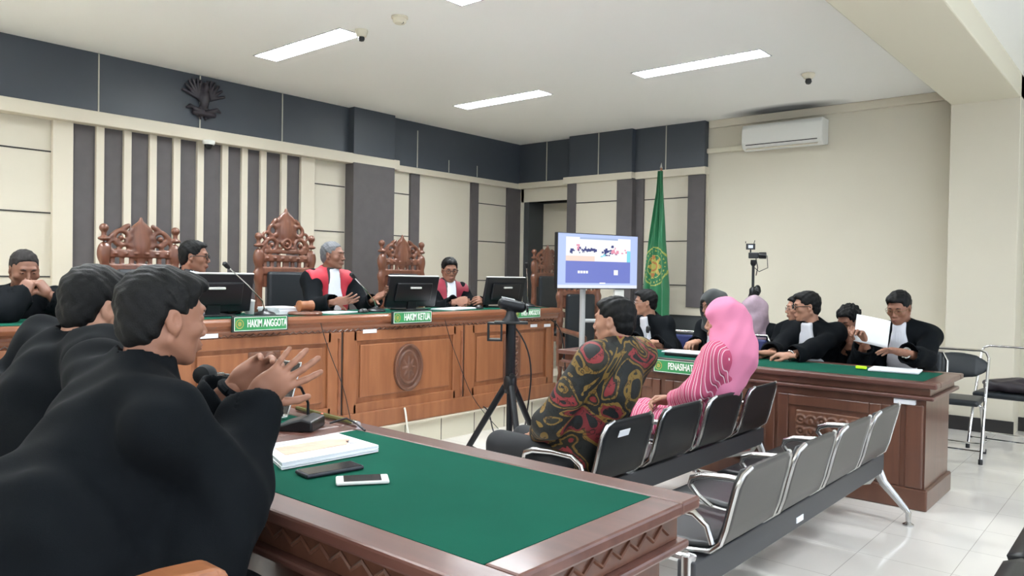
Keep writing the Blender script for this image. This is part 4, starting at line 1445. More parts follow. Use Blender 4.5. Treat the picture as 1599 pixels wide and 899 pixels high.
cable([(-4.58, 5.0, .22), (-4.5, 5.0, .2), (-4.4, 4.9, .05), (-4.1, 4.7, .008), (-3.7, 4.9, .008), (-3.4, 5.3, .008), (-3.6, 5.6, .008), (-4.2, 5.5, .008), (-4.4, 6.0, .008)], 'black cable dropping from the desk panel and looping over the floor behind the tripod')
cable([(-4.5, 4.2, .008), (-4.1, 4.4, .008), (-3.8, 4.35, .008), (-3.5, 4.8, .008), (-3.3, 5.3, .008), (-3.6, 5.2, .008), (-3.9, 4.6, .008), (-4.3, 4.9, .008)], 'black cable lying curled on the white tiles beside the platform')
cable([(-3.0, 3.5, 1.1), (-2.9, 3.62, .95), (-2.93, 3.6, .6), (-3.1, 3.75, .3), (-3.35, 3.95, .02), (-3.7, 4.2, .008), (-3.6, 4.6, .008), (-3.2, 4.5, .008)], 'thin black cable hanging from the webcam tripod to the floor', r=.005)
cable([(-4.585, 4.08, .32), (-4.57, 4.08, .3), (-4.56, 4.09, .1), (-4.5, 4.1, .01), (-4.3, 4.0, .008)], 'white cable coming out of the hole in the middle desk panel', 'cablew', .008)
cable([(-4.57, 3.27, 1.02), (-4.57, 3.29, .95), (-4.57, 3.33, .85), (-4.575, 3.4, .7), (-4.57, 3.5, .5), (-4.56, 3.55, .22)], 'thin black cable running down the desk front below the gavel', r=.003)
cable([(-4.57, 4.5, 1.0), (-4.57, 4.55, .85), (-4.575, 4.7, .6), (-4.56, 4.8, .35), (-4.5, 4.9, .2), (-4.4, 5.0, .05)], 'thin black cable running down the desk front right of the middle name sign', r=.003)
cable([(-4.57, 5.95, .95), (-4.55, 6.1, .9), (-4.52, 6.12, .5), (-4.5, 6.12, .05), (-4.3, 6.2, .008), (-4.0, 5.7, .008), (-3.7, 5.3, .008), (-3.85, 5.02, .3)], 'black cable hanging in the gap between the judges desk and the counsel desk')


# ============================================================ PEOPLE
def hand_mesh(side, curl=(20, 25, 15), spread=6, thumb='out', h=.0035, curls=None):
    """+y fingers, +x thumb side (right hand palm down), -z palm; side=-1 mirrors"""
    v = Vol((-.085, -.05, -.12), (.1, .22, .06), h)
    v.ell((.0, .05, 0), (.04, .052, .0165), k=0).box((0, .062, 0), (.036, .034, .011), .01, k=.012)
    v.cap((0, -.045, 0), (0, .02, 0), .026, .029, k=.02, flat=((0, 0, 1), 1.35))
    v.ell((.028, .03, -.01), (.016, .03, .014), k=.012)
    v.ell((-.026, .035, -.008), (.012, .03, .012), k=.01)
    base = [(.028, .088), (.009, .095), (-.011, .09), (-.03, .078)]
    L = [(.041, .026, .019), (.045, .029, .02), (.042, .027, .019), (.033, .021, .017)]
    rad = [.0095, .0097, .0092, .0081]
    for i in range(4):
        cu = curls[i] if curls else curl
        a = math.radians((1.5 - i) * spread)
        p = np.array([base[i][0], base[i][1], 0.])
        ang = 0
        r = rad[i]
        for j in range(3):
            ang += math.radians(cu[j])
            d = np.array([math.sin(a) * math.cos(ang), math.cos(a) * math.cos(ang), -math.sin(ang)])
            q = p + d * L[i][j]
            v.cap(p, q, r, r * .94, k=.004 if j else .008)
            p = q
            r *= .92
    if thumb == 'out': T = [(.03, .02, -.006), (.056, .05, -.014), (.072, .075, -.018), (.08, .1, -.02)]
    elif thumb == 'up': T = [(.03, .02, -.004), (.06, .035, .002), (.085, .05, .004), (.105, .06, .006)]
    else: T = [(.03, .02, -.01), (.046, .052, -.026), (.042, .08, -.036), (.03, .1, -.04)]
    for j in range(3): v.cap(T[j], T[j + 1], (.014, .011, .0098)[j], (.011, .0098, .0085)[j], k=.006)
    V, Fq = v.mesh(1)
    if side < 0:
        V = V * np.array([-1, 1, 1], np.float32)
        Fq = Fq[:, ::-1]
    return V, Fq


def xf(VF, m):
    V, Fq = VF
    A = np.array(m, dtype=np.float32)
    return V @ A[:3, :3].T + A[:3, 3], Fq


def head_vol(h, fat=1., female=False):
    v = Vol((-.12, -.14, -.2), (.12, .14, .15), h)
    f = fat
    v.ell((0, -.015, .035), (.074, .094, .084), k=0)
    v.ell((0, .028, -.01), (.063 * f, .06, .084), k=.03)
    v.ell((0, .034, -.068), (.045 * f, .05, .044), k=.03)
    v.ell((0, .068, -.1), (.02 * f, .018, .015), k=.02)
    for s in (-1, 1):
        v.cap((s * .055 * f, -.012, -.048), (s * .022 * f, .058, -.096), .016, .013, k=.02)
        v.ell((s * .044 * f, .058, -.022), (.019 * f, .02, .018), k=.02)
    v.cap((-.034, .08, .03), (.034, .08, .03), .011, k=.014)
    for s in (-1, 1): v.ell((s * .031, .101, .009), (.019, .017, .013), k=.012, mode='s')
    for s in (-1, 1): v.ell((s * .031, .077, .007), (.017, .012, .0095), k=.005)
    v.cap((0, .086, .016), (0, .106, -.027), .0065, .0115, k=.012)
    for s in (-1, 1): v.ell((s * .0125, .097, -.034), (.009, .011, .008), k=.006)
    v.ell((0, .085, -.062), (.025, .014, .017), k=.014)
    v.ell((0, .0955, -.0625), (.021, .0075, .0045), k=.004).ell((0, .094, -.0725), (.018, .0085, .0055), k=.004)
    for s in (-1, 1):
        v.ell((s * .077, -.01, -.002), (.0085, .02, .032), R_=(12, 0, s * -18), k=.006)
        v.ell((s * .086, -.006, .002), (.007, .0095, .017), R_=(12, 0, s * -18), k=.003, mode='s')
        v.ell((s * .073, -.001, -.03), (.007, .009, .01), k=.004)
    v.cap((0, -.028, -.05), (0, -.045, -.18), .056 * (.86 if female else 1.), .056 * (.86 if female else 1.), k=.03)
    return v


def hair_vol(h, style):
    v = Vol((-.13, -.15, -.12), (.13, .15, .17), h)
    if style == 'bald':
        v.ell((0, -.02, .04), (.0775, .0965, .086), k=0)
        v.ell((0, .07, .12), (.07, .115, .075), k=.01, mode='s')
    elif style == 'crop':
        v.ell((0, -.018, .04), (.08, .1, .089), k=0)
    elif style == 'thick':
        v.ell((0, -.018, .046), (.083, .104, .09), k=0).ell((.01, .05, .088), (.058, .05, .03), k=.03)
    elif style == 'spiky':
        v.ell((0, -.018, .045), (.085, .105, .09), k=0).ell((0, .04, .088), (.06, .05, .028), k=.03)
    else:
        v.ell((0, -.018, .044), (.082, .102, .088), k=0).ell((0, .04, .086), (.058, .045, .025), k=.03)
    if style != 'bald': v.ell((0, -.046, -.012), (.068, .066, .075), k=.02)
    v.folds(.0022 if style != 'spiky' else .005, (150, 150, 60), 2)
    hl = {'bald': .085, 'crop': .08, 'thick': .072, 'spiky': .075}.get(style, .078)
    v.box((0, .13, hl - .12), (.068, .078, .12), .03, k=.012, mode='s')
    for s in (-1, 1):
        v.ell((s * .087, .0, -.036), (.032, .036, .05), k=.016, mode='s')
    v.inter(lambda X, Y, Z: -(Z + .03 - .55 * Y + 0 * X))
    return v


def person(label, root, face, hip_z, head, head_dir, pitch, wr, wl, hr, hl, outfit, hair='short', hair_m='hair', skin='skin', glasses=None, fat=1., hb=.009, hh=.005, roll=0., elbow=(None, None), lean_sh=0., knees=(.42, None), lap=True, sleeve=1., name='person', foot=True, female=False, shw=.17, group=None, shdrop=.075, jab=True, hijab=None, watch=None, open_mouth=False, hs=.95, drape=(), nbup=0., scale_f=1.):
    """world coordinates in; root=(x, y, floor z) under the pelvis"""
    t = thing(name, label, 'person', root, math.radians(face - 90), group)
    Mi = (Matrix.Translation(root) @ Matrix.Rotation(math.radians(face - 90), 4, 'Z')).inverted()
    Lc = lambda p: Mi @ Vector(p)
    Rd = Mi.to_3x3()
    Hc = Lc(head)
    hip = Vector((0, 0, hip_z - root[2]))
    Rh = (Matrix.Rotation(math.radians(head_dir - face), 3, 'Z') @ Matrix.Rotation(math.radians(-pitch), 3, 'X') @ Matrix.Rotation(math.radians(roll), 3, 'Y'))
    nb = Hc + Rh @ Vector((0, -.035, -.1)) * .6 + Vector((0, -.028, -.078 + nbup))      # neck base
    sp = (nb - hip).normalized()
    chest = hip.lerp(nb, .68)
    belly = hip.lerp(nb, .3)
    S = {}
    for s, k in ((1, 'r'), (-1, 'l')): S[k] = nb - sp * (shdrop[0 if s > 0 else 1] if isinstance(shdrop, tuple) else shdrop) + Vector((s * shw, 0, 0)) + Vector((0, lean_sh, 0))
    W = {'r': Lc(wr), 'l': Lc(wl)}
    E = {}
    for i, (s, k) in enumerate(((1, 'r'), (-1, 'l'))):
        if elbow[i] is not None:
            E[k] = Lc(elbow[i])
            continue
        a, b_ = .29, .25
        d = W[k] - S[k]
        L = min(d.length, a + b_ - .005)
        x = (a * a - b_ * b_ + L * L) / (2 * L)
        hgt = math.sqrt(max(a * a - x * x, 0))
        dn = d.normalized()
        hint = Vector((s * .5, -.2, -1))
        hint = (hint - dn * hint.dot(dn)).normalized()
        E[k] = S[k] + dn * x + hint * hgt
    kn = {k: hip + Vector((s * .1, knees[0], .0)) if knees[1] is None else hip + Vector((s * knees[1][0], knees[1][1], knees[1][2])) for s, k in ((1, 'r'), (-1, 'l'))}
    an = {k: Vector((kn[k].x, kn[k].y + .02, .09)) for k in kn}
    pts = [Hc, hip, *S.values(), *W.values(), *E.values(), *kn.values(), *an.values()]
    lo = [min(p[i] for p in pts) - .26 for i in range(3)]
    hi = [max(p[i] for p in pts) + .26 for i in range(3)]
    lo[2] = max(lo[2], -.02)
    hi[2] = Hc.z + .2
    # --- body, one continuous surface
    v = Vol(lo, hi, max(hb, .008))
    v.cap(hip, belly, .1, .1, k=0).cap(belly, chest, .1, .11, k=.04).cap(chest, nb - sp * .05, .1, .06, k=.05)
    v.cap(nb - sp * .06, Hc + Rh @ Vector((0, -.035, -.09)), .052, .05, k=.03)
    for k in 'rl':
        v.cap(chest.lerp(nb, .6), S[k], .05, .05, k=.03).cap(S[k], E[k], .045, .038, k=.02).cap(E[k], W[k], .038, .027, k=.01)
        v.cap(hip, hip + Vector((kn[k].x * .9, .05, -.01)), .1, .085, k=.03).cap(hip + Vector((kn[k].x * .9, .05, -.01)), kn[k], .08, .05, k=.02)
        if foot: v.cap(kn[k], an[k], .05, .035, k=.02).cap(an[k] - Vector((0, .04, .03)), an[k] + Vector((0, .12, -.05)), .035, .03, k=.02)
    parts = [v.mesh(1)]
    Mh = Matrix.Translation(Hc) @ Rh.to_4x4() @ Matrix.Scale(hs, 4)
    hv = head_vol(hh, fat, female)
    if open_mouth: hv.ell((0, .1, -.068), (.012, .012, .004), k=.002, mode='s')
    parts.append(xf(hv.mesh(1), Mh))
    for i, (s, k, hd) in enumerate(((1, 'r', hr), (-1, 'l', hl))):
        if hd is None: continue
        f = (Rd @ Vector(hd['f'])).normalized()
        n = Rd @ Vector(hd['n'])
        n = (n - f * n.dot(f)).normalized()
        sd = f.cross(-n)   # canonical right hand: x = f × up with up=-n
        m = Matrix((sd, f, -n)).transposed().to_4x4()
        m.translation = W[k]
        hm = hand_mesh(s, **{q: w for q, w in hd.items() if q not in 'fn'}, h=min(.0035, hh))
        parts.append(xf(hm, m))
    mesh_obj('body', parts, M[skin], t)
    # --- eyes, brows, lips
    def hm_obj(nm, VFs, mm):
        return mesh_obj(nm, [xf(q, Mh) for q in VFs], mm, t)
    for s in (-1, 1):
        e = MB().lathe([(.0001, -.0115), (.006, -.0095), (.0105, -.004), (.0115, 0), (.0105, .004), (.008, .008)], (0, 0, 0), 14, 'Y').lathe([(.0055, .0078), (.0045, .0108), (.001, .0118)], (0, 0, 0), 12, 'Y', mi=1)
        o = e.build('eye', [M['eye'], M['iris']], t, smooth=True)
        o.matrix_local = Mh @ Matrix.Translation((s * .031, .0775, .006)) @ Matrix.Diagonal((1, 1, .62, 1))
        o = MB().tube([(s * .016, .0905, .026), (s * .03, .092, .031), (s * .046, .081, .027)], [.003, .0036, .0018], 8).build('eyebrow', M['brow'], t, smooth=True)
        o.matrix_local = Mh
    o = mesh_obj('lips', [Vol((-.03, .07, -.085), (.03, .115, -.05), .002).ell((0, .0975, -.0628), (.02, .0062, .004), k=0).ell((0, .0965, -.0722), (.0175, .0068, .0045), k=.001).mesh(1)], M['lips'], t)
    o.matrix_local = Mh
    if glasses:
        g = MB()
        for s in (-1, 1):
            g.tube([(s * .033 + .024 * math.cos(a) * (1 if abs(math.cos(a)) < .9 else .97), .1035 - .006 * abs(math.cos(a)) * (1 if s * math.cos(a) > 0 else .2), .004 + .018 * math.sin(a)) for a in np.linspace(0, 2 * PI, 21)], glasses[1], 6)
            g.tube([(s * .057, .097, .008), (s * .075, .07, .01), (s * .081, .0, .008), (s * .08, -.015, -.004)], glasses[1] * .9, 6)
        g.tube([(-.01, .104, .008), (0, .107, .011), (.01, .104, .008)], glasses[1], 6)
        o = g.build('eyeglasses', M[glasses[0]], t, smooth=True)
        o.matrix_local = Mh
    if hair:
        hm_obj('hair', [hair_vol(hh, hair).mesh(1)], M[hair_m])
    # --- clothing
    T = Vol(lo, hi, hb)
    T.cap(hip, belly, .155 * fat, .15 * fat, k=0, flat=((0, 1, 0), 1.12)).cap(belly, chest, .15 * fat, .165 * fat, k=.05, flat=((0, 1, 0), 1.18))
    T.cap(chest, nb - sp * .1, .16 * fat, .12 * fat, k=.05, flat=((0, 1, 0), 1.2))
    T.cap(S['r'], S['l'], .076, k=.06).cap(nb - sp * .03, S['r'], .058, .07, k=.05).cap(nb - sp * .03, S['l'], .058, .07, k=.05)
    T.cap(nb - sp * .08, nb + sp * (.005 if outfit in ('dress', 'shirt') else .022), .075, .066, k=.03)
    jud = outfit in ('judge', 'judge_maroon')
    R_ = T.copy()
    sw = sleeve
    for k in 'rl':
        d = (W[k] - E[k])
        we = E[k] + d * .86
        R_.cap(S[k], E[k], .075 * sw, .068 * sw, k=.04).cap(E[k], we, .066 * sw, (.074 if outfit != 'shirt' and outfit != 'dress' else .048) * sw, k=.03)
    if lap:
        for k in 'rl':
            R_.cap(hip + Vector((kn[k].x, .03, 0)), kn[k], .1 * fat, .085, k=.05)
            if outfit not in ('shirt',): R_.cap(kn[k], an[k] + Vector((0, 0, .05)), .085, .075, k=.04)
    for p_, q_, ra_, rb_ in drape: R_.cap(Lc(p_), Lc(q_), ra_, rb_, k=.06)
    R_.folds({'shirt': .004, 'dress': .004}.get(outfit, .0075), (34, 34, 9), len(label) % 9)
    for k in 'rl':
        d = (W[k] - E[k]).normalized()
        we = E[k] + (W[k] - E[k]) * .86
        # cut the cuff flat and hollow it
        def cut(X, Y, Z, we=we, d=d):
            return None
        r0 = (.074 if outfit not in ('shirt', 'dress') else .048) * sw
        R_.cap(we + d * .012 + d * r0, we + d * (r0 + .1), r0 * 1.35, k=.004, mode='s')
        R_.cap(we - d * .03, we + d * .1, r0 - .014, r0 - .006, k=.004, mode='s')
    nf = Rh @ Vector((0, 1, 0))
    R_.cap(nb - sp * .015, Hc + Rh @ Vector((0, -.03, -.06)), .058, .062, k=.008, mode='s')
    cm = {'robe': 'robe', 'judge': 'robe', 'judge_maroon': 'robe', 'shirt': 'batik', 'dress': 'striped', 'jacket': 'robe'}[outfit]
    mesh_obj({'shirt': 'batik_shirt', 'dress': 'striped_blouse', 'jacket': 'jacket'}.get(outfit, 'robe'), [R_.mesh(1)], M[cm], t)
    def reg_inter(V_, xw, u0, u1, yoke=False, flare=0):
        nbv, spv = np.array(nb), np.array(sp)
        def fn(X, Y, Z):
            u = (X - nbv[0]) * spv[0] + (Y - nbv[1]) * spv[1] + (Z - nbv[2]) * spv[2]
            yy = Y - (nbv[1] + u * spv[1])
            x = X - nbv[0] * (1 + 0 * u)
            front = np.maximum(np.maximum(np.abs(x) - xw - flare * np.maximum(-u, 0), -(yy - .0)), np.maximum(u0 - u, u - u1))
            if yoke: front = np.minimum(front, np.maximum(np.abs(x) - .205, -(u + .13 - .35 * np.maximum(np.abs(x) - .12, 0))))
            return front
        V_.inter(fn)
        return V_
    if jud:
        st = reg_inter(T.copy(.009), .16, -.5, .08, yoke=True)
        st.cap(nb - sp * .0, Hc + Rh @ Vector((0, -.03, -.06)), .062, .066, k=.008, mode='s')
        # black lapel channel around the white bands
        ob = mesh_obj('red_stole', [st.mesh(1)], M['maroon' if outfit.endswith('maroon') else 'red'], t)
    if outfit in ('robe', 'judge', 'judge_maroon') and jab:
        if jud:
            st = reg_inter(T.copy(.013), .06, -.5, .06)
            mesh_obj('lapel', [st.mesh(1)], M['robesat'], t)
        w0 = .045
        J = reg_inter(T.copy(.019), w0, -.4, .05, flare=.1 if jud else .22)
        X, Y, Z = J.full()
        J.D = J.D + .0025 * np.sin((X - nb.x) * 330) + 0 * Z
        J.cap(nb + sp * .01, Hc + Rh @ Vector((0, -.03, -.06)), .056, .062, k=.006, mode='s')
        mesh_obj('white_bands', [J.mesh(1)], M['white'], t)
    if outfit == 'shirt' or foot:
        if outfit == 'shirt':
            Q = Vol(lo, hi, hb)
            for k in 'rl': Q.cap(hip + Vector((kn[k].x, 0, -.01)), kn[k], .098, .072, k=.03).cap(kn[k], an[k], .07, .055, k=.02)
            Q.folds(.004, (20, 20, 14), 4)
            mesh_obj('trousers', [Q.mesh(1)], M['trousers'], t)
        for k in 'rl':
            q = Vol(an[k] - Vector((.08, .1, .1)), an[k] + Vector((.08, .24, .05)), .007)
            q.cap(an[k] + Vector((0, -.03, -.045)), an[k] + Vector((0, .13, -.05)), .045, .04, k=0).inter(lambda X, Y, Z: .001 - Z)
            mesh_obj('shoe', [q.mesh(1)], M['shoe'], t)
    if hijab:
        hjm, length = hijab
        q = Vol(lo, hi, min(hb, .007))
        q.ell(Hc + Rh @ Vector((0, -.012, .022)), (.1, .128, .128), R_=Rh, k=0)
        q.ell(Hc + Rh @ Vector((0, -.02, -.06)), (.094, .112, .09), R_=Rh, k=.03)
        q.cap(Hc + Rh @ Vector((0, -.02, -.09)), nb - sp * .02, .1, .115, k=.05)
        fo = .045 if length < .2 else -.005
        q.cap(nb - sp * .04 + Vector((0, fo, 0)), nb - sp * length + Vector((0, fo, 0)), .125, .145, k=.05, flat=((0, 1, 0), 1.05))
        for s in ((-1, 1) if length < .2 else ()): q.cap(nb - sp * .04, S['r' if s > 0 else 'l'] - Vector((s * .06, 0, .0)), .085, .07, k=.05)
        if length > .2:
            q.cap(nb - sp * .05 + Vector((0, -.06, 0)), nb - sp * length + Vector((0, -.06, 0)), .1, .12, k=.05)
            q.cap(Hc + Rh @ Vector((0, -.06, -.04)), nb + Vector((0, -.05, -.06)), .095, .1, k=.05)
        q.folds(.007, (26, 34, 14), 5)
        q.ell(Hc + Rh @ Vector((0, .125, -.012)), (.058, .088, .082), R_=Rh, k=.008, mode='s')
        nbz = nb.z
        q.inter(lambda X, Y, Z: (nbz - length - .04 * np.sin(X * 12 + Y * 7)) - Z)
        mesh_obj('headscarf', [q.mesh(2)], M[hjm], t)
    if watch:
        k, mm = watch
        d = (W[k] - E[k]).normalized()
        p = W[k] - d * .012
        b = MB()
        ref = Vector((0, 0, 1)) if abs(d.z) < .9 else Vector((1, 0, 0))
        a_ = d.cross(ref).normalized()
        c_ = d.cross(a_).normalized()
        b.tube([p + (a_ * math.cos(q) * .031 + c_ * math.sin(q) * .031) for q in np.linspace(0, 2 * PI, 25)], (.008 if mm == 'steel' else .012), 8)
        b.build('wristband', M[mm], t, smooth=True)
    return t


M['batik'] = mat('batik_cloth', (40, 44, 38), .7)
nt = M['batik'].node_tree
b = nt.nodes['Principled BSDF']
tc = nt.nodes.new('ShaderNodeTexCoord')
n1 = nt.nodes.new('ShaderNodeTexNoise')
n1.inputs['Scale'].default_value = 3.6
n1.inputs['Detail'].default_value = 1.5
n1.inputs['Distortion'].default_value = 1.4
r1 = nt.nodes.new('ShaderNodeValToRGB')
r1.color_ramp.interpolation = 'CONSTANT'
for _ in range(6): r1.color_ramp.elements.new(.5)
for e, (p_, c_) in zip(r1.color_ramp.elements, [(0, (16, 22, 24)), (.38, (112, 34, 40)), (.42, (122, 96, 42)), (.46, (18, 22, 22)), (.52, (114, 90, 38)), (.555, (34, 34, 24)), (.6, (126, 40, 44)), (.66, (16, 22, 24))]):
    e.position = p_
    e.color = (*lin(c_), 1)
n2 = nt.nodes.new('ShaderNodeTexNoise')
n2.inputs['Scale'].default_value = 26
n2.inputs['Detail'].default_value = 2
n2.inputs['Distortion'].default_value = 1
r2 = nt.nodes.new('ShaderNodeValToRGB')
r2.color_ramp.interpolation = 'CONSTANT'
for _ in range(1): r2.color_ramp.elements.new(.5)
for e, (p_, c_) in zip(r2.color_ramp.elements, [(0, (255, 255, 255)), (.56, (70, 64, 50)), (.62, (235, 215, 150))]):
    e.position = p_
    e.color = (*lin(c_), 1)
mx = nt.nodes.new('ShaderNodeMix')
mx.data_type = 'RGBA'
mx.blend_type = 'MULTIPLY'
mx.inputs['Factor'].default_value = .8
nt.links.new(tc.outputs['Object'], n1.inputs['Vector'])
nt.links.new(n1.outputs['Fac'], r1.inputs[0])
nt.links.new(tc.outputs['Object'], n2.inputs['Vector'])
nt.links.new(n2.outputs['Fac'], r2.inputs[0])
nt.links.new(r1.outputs[0], mx.inputs['A'])
nt.links.new(r2.outputs[0], mx.inputs['B'])
nt.links.new(mx.outputs['Result'], b.inputs['Base Color'])
M['striped'] = stripes('striped_cloth', [(0, (176, 70, 104)), (.3, (226, 190, 202)), (.38, (190, 88, 120)), (.62, (140, 44, 74)), (.72, (232, 206, 214)), (.8, (176, 70, 104))], 'Y', 8.5, .5)

DOWN = (0, 0, -1)
# near prosecutor, hands raised in front of his chest
person('person in black robe gesturing with raised hands, nearest prosecutor at the green desk', (-1.8, .58, 0), 90, .56, (-1.83, .86, 1.262), 90, 4, (-1.755, 1.06, 1.06), (-1.87, 1.07, 1.075),
       dict(f=(.55, .5, .55), n=(-.75, .6, .1), curl=(14, 18, 12), spread=11, thumb='out'), dict(f=(.5, .55, .55), n=(.75, -.5, -.2), curl=(35, 40, 20), spread=6, thumb='in'),
       'robe', 'thick', skin='skin', hb=.006, hh=.0035, elbow=((-1.66, .95, .885), (-1.98, .98, .88)), jab=False, watch=('l', 'robe'), shdrop=(.095, .03), sleeve=1.1, fat=1.06, shw=.185, nbup=.015, drape=[((-1.66, .92, .86), (-1.66, .82, .6), .1, .13), ((-1.8, .6, .8), (-1.75, .6, .5), .2, .24)])
person('person in black robe sitting behind the gesturing prosecutor, seen from behind', (-2.36, .64, 0), 90, .56, (-2.37, .92, 1.262), 98, 12, (-2.3, 1.1, .84), (-2.6, 1.15, .84),
       dict(f=(0, 1, -.1), n=DOWN), dict(f=(0, 1, -.1), n=DOWN), 'robe', 'thick', skin='skinlight', hb=.007, hh=.004, jab=False, shdrop=.02, shw=.21, fat=1.12, nbup=.02, sleeve=1.2, drape=[((-2.6, .72, .95), (-2.6, .72, .5), .14, .18)])
# judge side
person('person in dark suit at the far left, short dark hair, hands clasped before the mouth', (-5.55, 1.62, PZ), 0, PZ + .5, (-5.3, 1.635, 1.365), -2, 18, (-5.02, 1.53, 1.22), (-5.02, 1.68, 1.22),
       dict(f=(-.1, .5, .75), n=(-.6, .5, -.3), curl=(60, 60, 30), thumb='in'), dict(f=(-.1, -.5, .75), n=(-.6, -.5, -.3), curl=(60, 60, 30), thumb='in'), 'jacket', 'crop', 'hairbrown', 'skindark', jab=False, elbow=((-4.95, 1.42, 1.13), (-4.95, 1.86, 1.13)), sleeve=1.25, fat=1.15, shw=.19)
person('leftmost judge, person with glasses in black and red robe looking to the right', (-5.55, 2.72, PZ), 5, PZ + .52, (-5.4, 2.76, 1.475), 50, 2, (-5.1, 2.6, 1.15), (-5.1, 2.9, 1.15),
       dict(f=(1, .3, 0), n=DOWN), dict(f=(1, -.3, 0), n=DOWN), 'judge', 'short', glasses=('black', .0036), skin='skin')
person('chief judge, grey haired person in black and red robe with open hands', (-5.52, 4.05, PZ), -3, PZ + .54, (-5.32, 3.92, 1.52), 25, 0, (-4.98, 3.7, 1.15), (-4.98, 4.1, 1.17),
       dict(f=(.75, .6, .15), n=(-.3, .6, .6), curl=(12, 15, 10), spread=9, thumb='up'), dict(f=(.75, .15, .35), n=(-.1, -.8, .6), curl=(15, 15, 10), spread=9, thumb='up'), 'judge', 'crop', 'hairgrey', 'skindark', fat=1.05, open_mouth=True)
person('rightmost judge, person with glasses in black and maroon robe with folded hands', (-5.5, 5.25, PZ), -18, PZ + .46, (-5.33, 5.3, 1.42), -32, 10, (-5.03, 5.1, 1.13), (-4.98, 5.38, 1.13),
       dict(f=(.6, .7, .15), n=(-.5, .5, -.3), curl=(45, 50, 30), thumb='in'), dict(f=(.5, -.8, .2), n=(-.5, -.5, -.3), curl=(45, 50, 30), thumb='in'), 'judge_maroon', 'thick', glasses=('black', .003), skin='skin')
# witnesses on the bench
person('person in dark batik shirt with gold and red pattern, sitting on the black bench', (-2.22, 3.1, 0), 178, .5, (-2.05, 3.165, 1.165), 190, 2, (-2.4, 3.28, .6), (-2.4, 3.02, .59),
       dict(f=(-.6, -.6, -.2), n=DOWN), dict(f=(-.6, .8, -.2), n=DOWN), 'shirt', 'short', skin='skinlight', hb=.007, hh=.0045, nbup=.025, fat=1.12, jab=False, lap=False, shw=.19, sleeve=1.1, shdrop=.07, elbow=((-2.2, 3.42, .68), (-2.2, 2.86, .69)))
person('person in pink headscarf and striped blouse, seen from behind on the black bench', (-2.18, 4.27, 0), 178, .5, (-2.03, 4.34, 1.125), 196, 6, (-2.3, 4.3, .65), (-2.3, 4.2, .64),
       dict(f=(-.9, .3, -.1), n=(0, .6, -.6), curl=(50, 50, 30), thumb='in'), dict(f=(-.9, -.3, -.1), n=(0, -.6, -.6), curl=(50, 50, 30), thumb='in'), 'dress', None, skin='skinlight', hb=.007, jab=False, female=True, shw=.15, hijab=('pink', .33), hs=1.03, elbow=((-2.1, 4.5, .72), (-2.09, 4.09, .72)))
# defence counsel behind their desk
person('leftmost defence lawyer, person with glasses in black robe in front of the flag', (-3.5, 6.42, 0), 250, .55, (-3.63, 6.12, 1.15), 218, 2, (-3.55, 5.8, .83), (-3.35, 5.78, .83),
       dict(f=(-.3, -1, 0), n=DOWN, curl=(40, 40, 20)), dict(f=(-.6, -.8, 0), n=DOWN, curl=(40, 40, 20)), 'robe', 'thick', glasses=('steel', .0016), skin='skinlight')
person('person in black headscarf, glasses and black robe writing at the counsel desk', (-2.88, 6.45, 0), 262, .53, (-2.965, 6.12, 1.145), 240, 8, (-3.0, 5.88, .85), (-2.8, 5.86, .84),
       dict(f=(-.1, -1, -.1), n=DOWN, curl=(50, 45, 20), thumb='in'), dict(f=(-.4, -1, 0), n=DOWN), 'robe', None, glasses=('black', .0018), skin='skinlight', female=True, shw=.15, hijab=('blackscarf', .1))
person('person in pale mauve headscarf half hidden behind the pink headscarf', (-2.95, 7.3, 0), 262, .5, (-3.03, 7.1, 1.075), 200, 5, (-3.0, 6.9, .8), (-2.8, 6.9, .8),
       None, None, 'robe', None, skin='skinlight', female=True, jab=False, shw=.15, hijab=('palescarf', .14), foot=False)
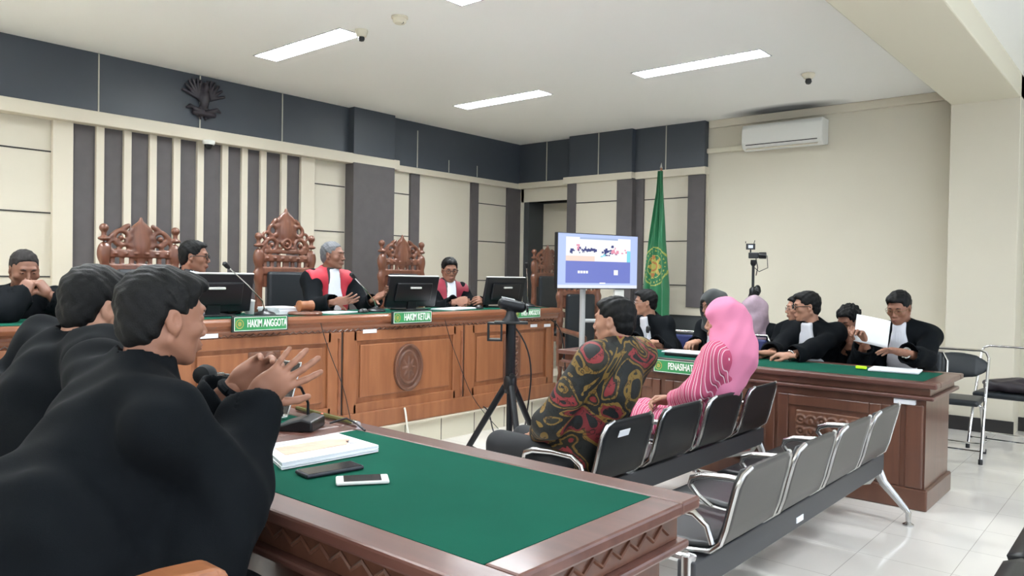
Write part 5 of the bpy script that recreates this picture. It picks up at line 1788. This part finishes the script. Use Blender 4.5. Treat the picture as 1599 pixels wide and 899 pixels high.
person('lawyer with glasses and clasped hands leaning on the counsel desk, looking left', (-2.08, 6.42, 0), 262, .55, (-2.17, 6.1, 1.17), 214, 4, (-2.3, 5.7, .825), (-2.12, 5.64, .825),
       dict(f=(-.6, -.4, 0), n=(.2, -.2, -1), curl=(35, 40, 25), thumb='in'), dict(f=(-1, -.1, .0), n=(0, .2, -1), curl=(35, 40, 25), thumb='in'), 'robe', 'thick', glasses=('black', .0036), skin='skinlight', watch=('l', 'steel'), fat=1.08)
person('person half hidden behind the lawyer with clasped hands, only dark hair and face edge showing', (-2.6, 7.1, 0), 262, .5, (-2.55, 6.95, 1.125), 215, 4, (-2.7, 6.7, .8), (-2.5, 6.7, .8),
       None, None, 'robe', 'short', skin='skinlight', jab=False, foot=False, glasses=('steel', .0016))
person('person bending forward between the two lawyers on the right, dark curly hair', (-1.86, 6.75, 0), 262, .52, (-1.93, 6.38, 1.07), 250, 28, (-1.86, 6.2, .9), (-1.72, 6.15, .9),
       dict(f=(-.1, -.1, 1), n=(0, .6, .2), curl=(50, 50, 30), thumb='in'), dict(f=(-.1, -.1, 1), n=(0, .6, .2), curl=(50, 50, 30), thumb='in'), 'robe', 'spiky', skin='skin', foot=False)
person('rightmost lawyer, person with glasses in black robe reading a raised sheet', (-1.44, 6.42, 0), 268, .55, (-1.5, 6.1, 1.19), 262, 20, (-1.68, 5.92, .93), (-1.36, 5.72, .9),
       dict(f=(-.3, -.3, .8), n=(-.3, -1, .2), curl=(50, 50, 20), thumb='in'), dict(f=(-.95, -.25, .12), n=(-.2, -.5, -.9), curl=(15, 20, 10), spread=9), 'robe', 'thick', glasses=('gilt', .002), skin='skin', watch=('l', 'steel'), fat=1.05)
sh = MB()
nv = 8
vs, fs = [], []
for j in range(nv + 1):
    for i in range(nv + 1):
        u, w = i / nv, j / nv
        p0 = Vector((-1.745, 5.88, .945)) * (1 - u) * (1 - w) + Vector((-1.515, 5.88, .905)) * u * (1 - w) + Vector((-1.505, 5.9, 1.1)) * u * w + Vector((-1.735, 5.9, 1.14)) * (1 - u) * w
        p0.y += .015 * math.sin(PI * u) + .01 * w * w
        vs.append(p0)
for j in range(nv):
    for i in range(nv):
        a = j * (nv + 1) + i
        fs.append((a, a + 1, a + nv + 2, a + nv + 1))
o = MB().add(vs, fs).build('document', M['paper'], smooth=True)
so = o.modifiers.new('s', 'SOLIDIFY')
so.thickness = .003
tagp(o, 'white sheets held up by the rightmost lawyer', 'papers')
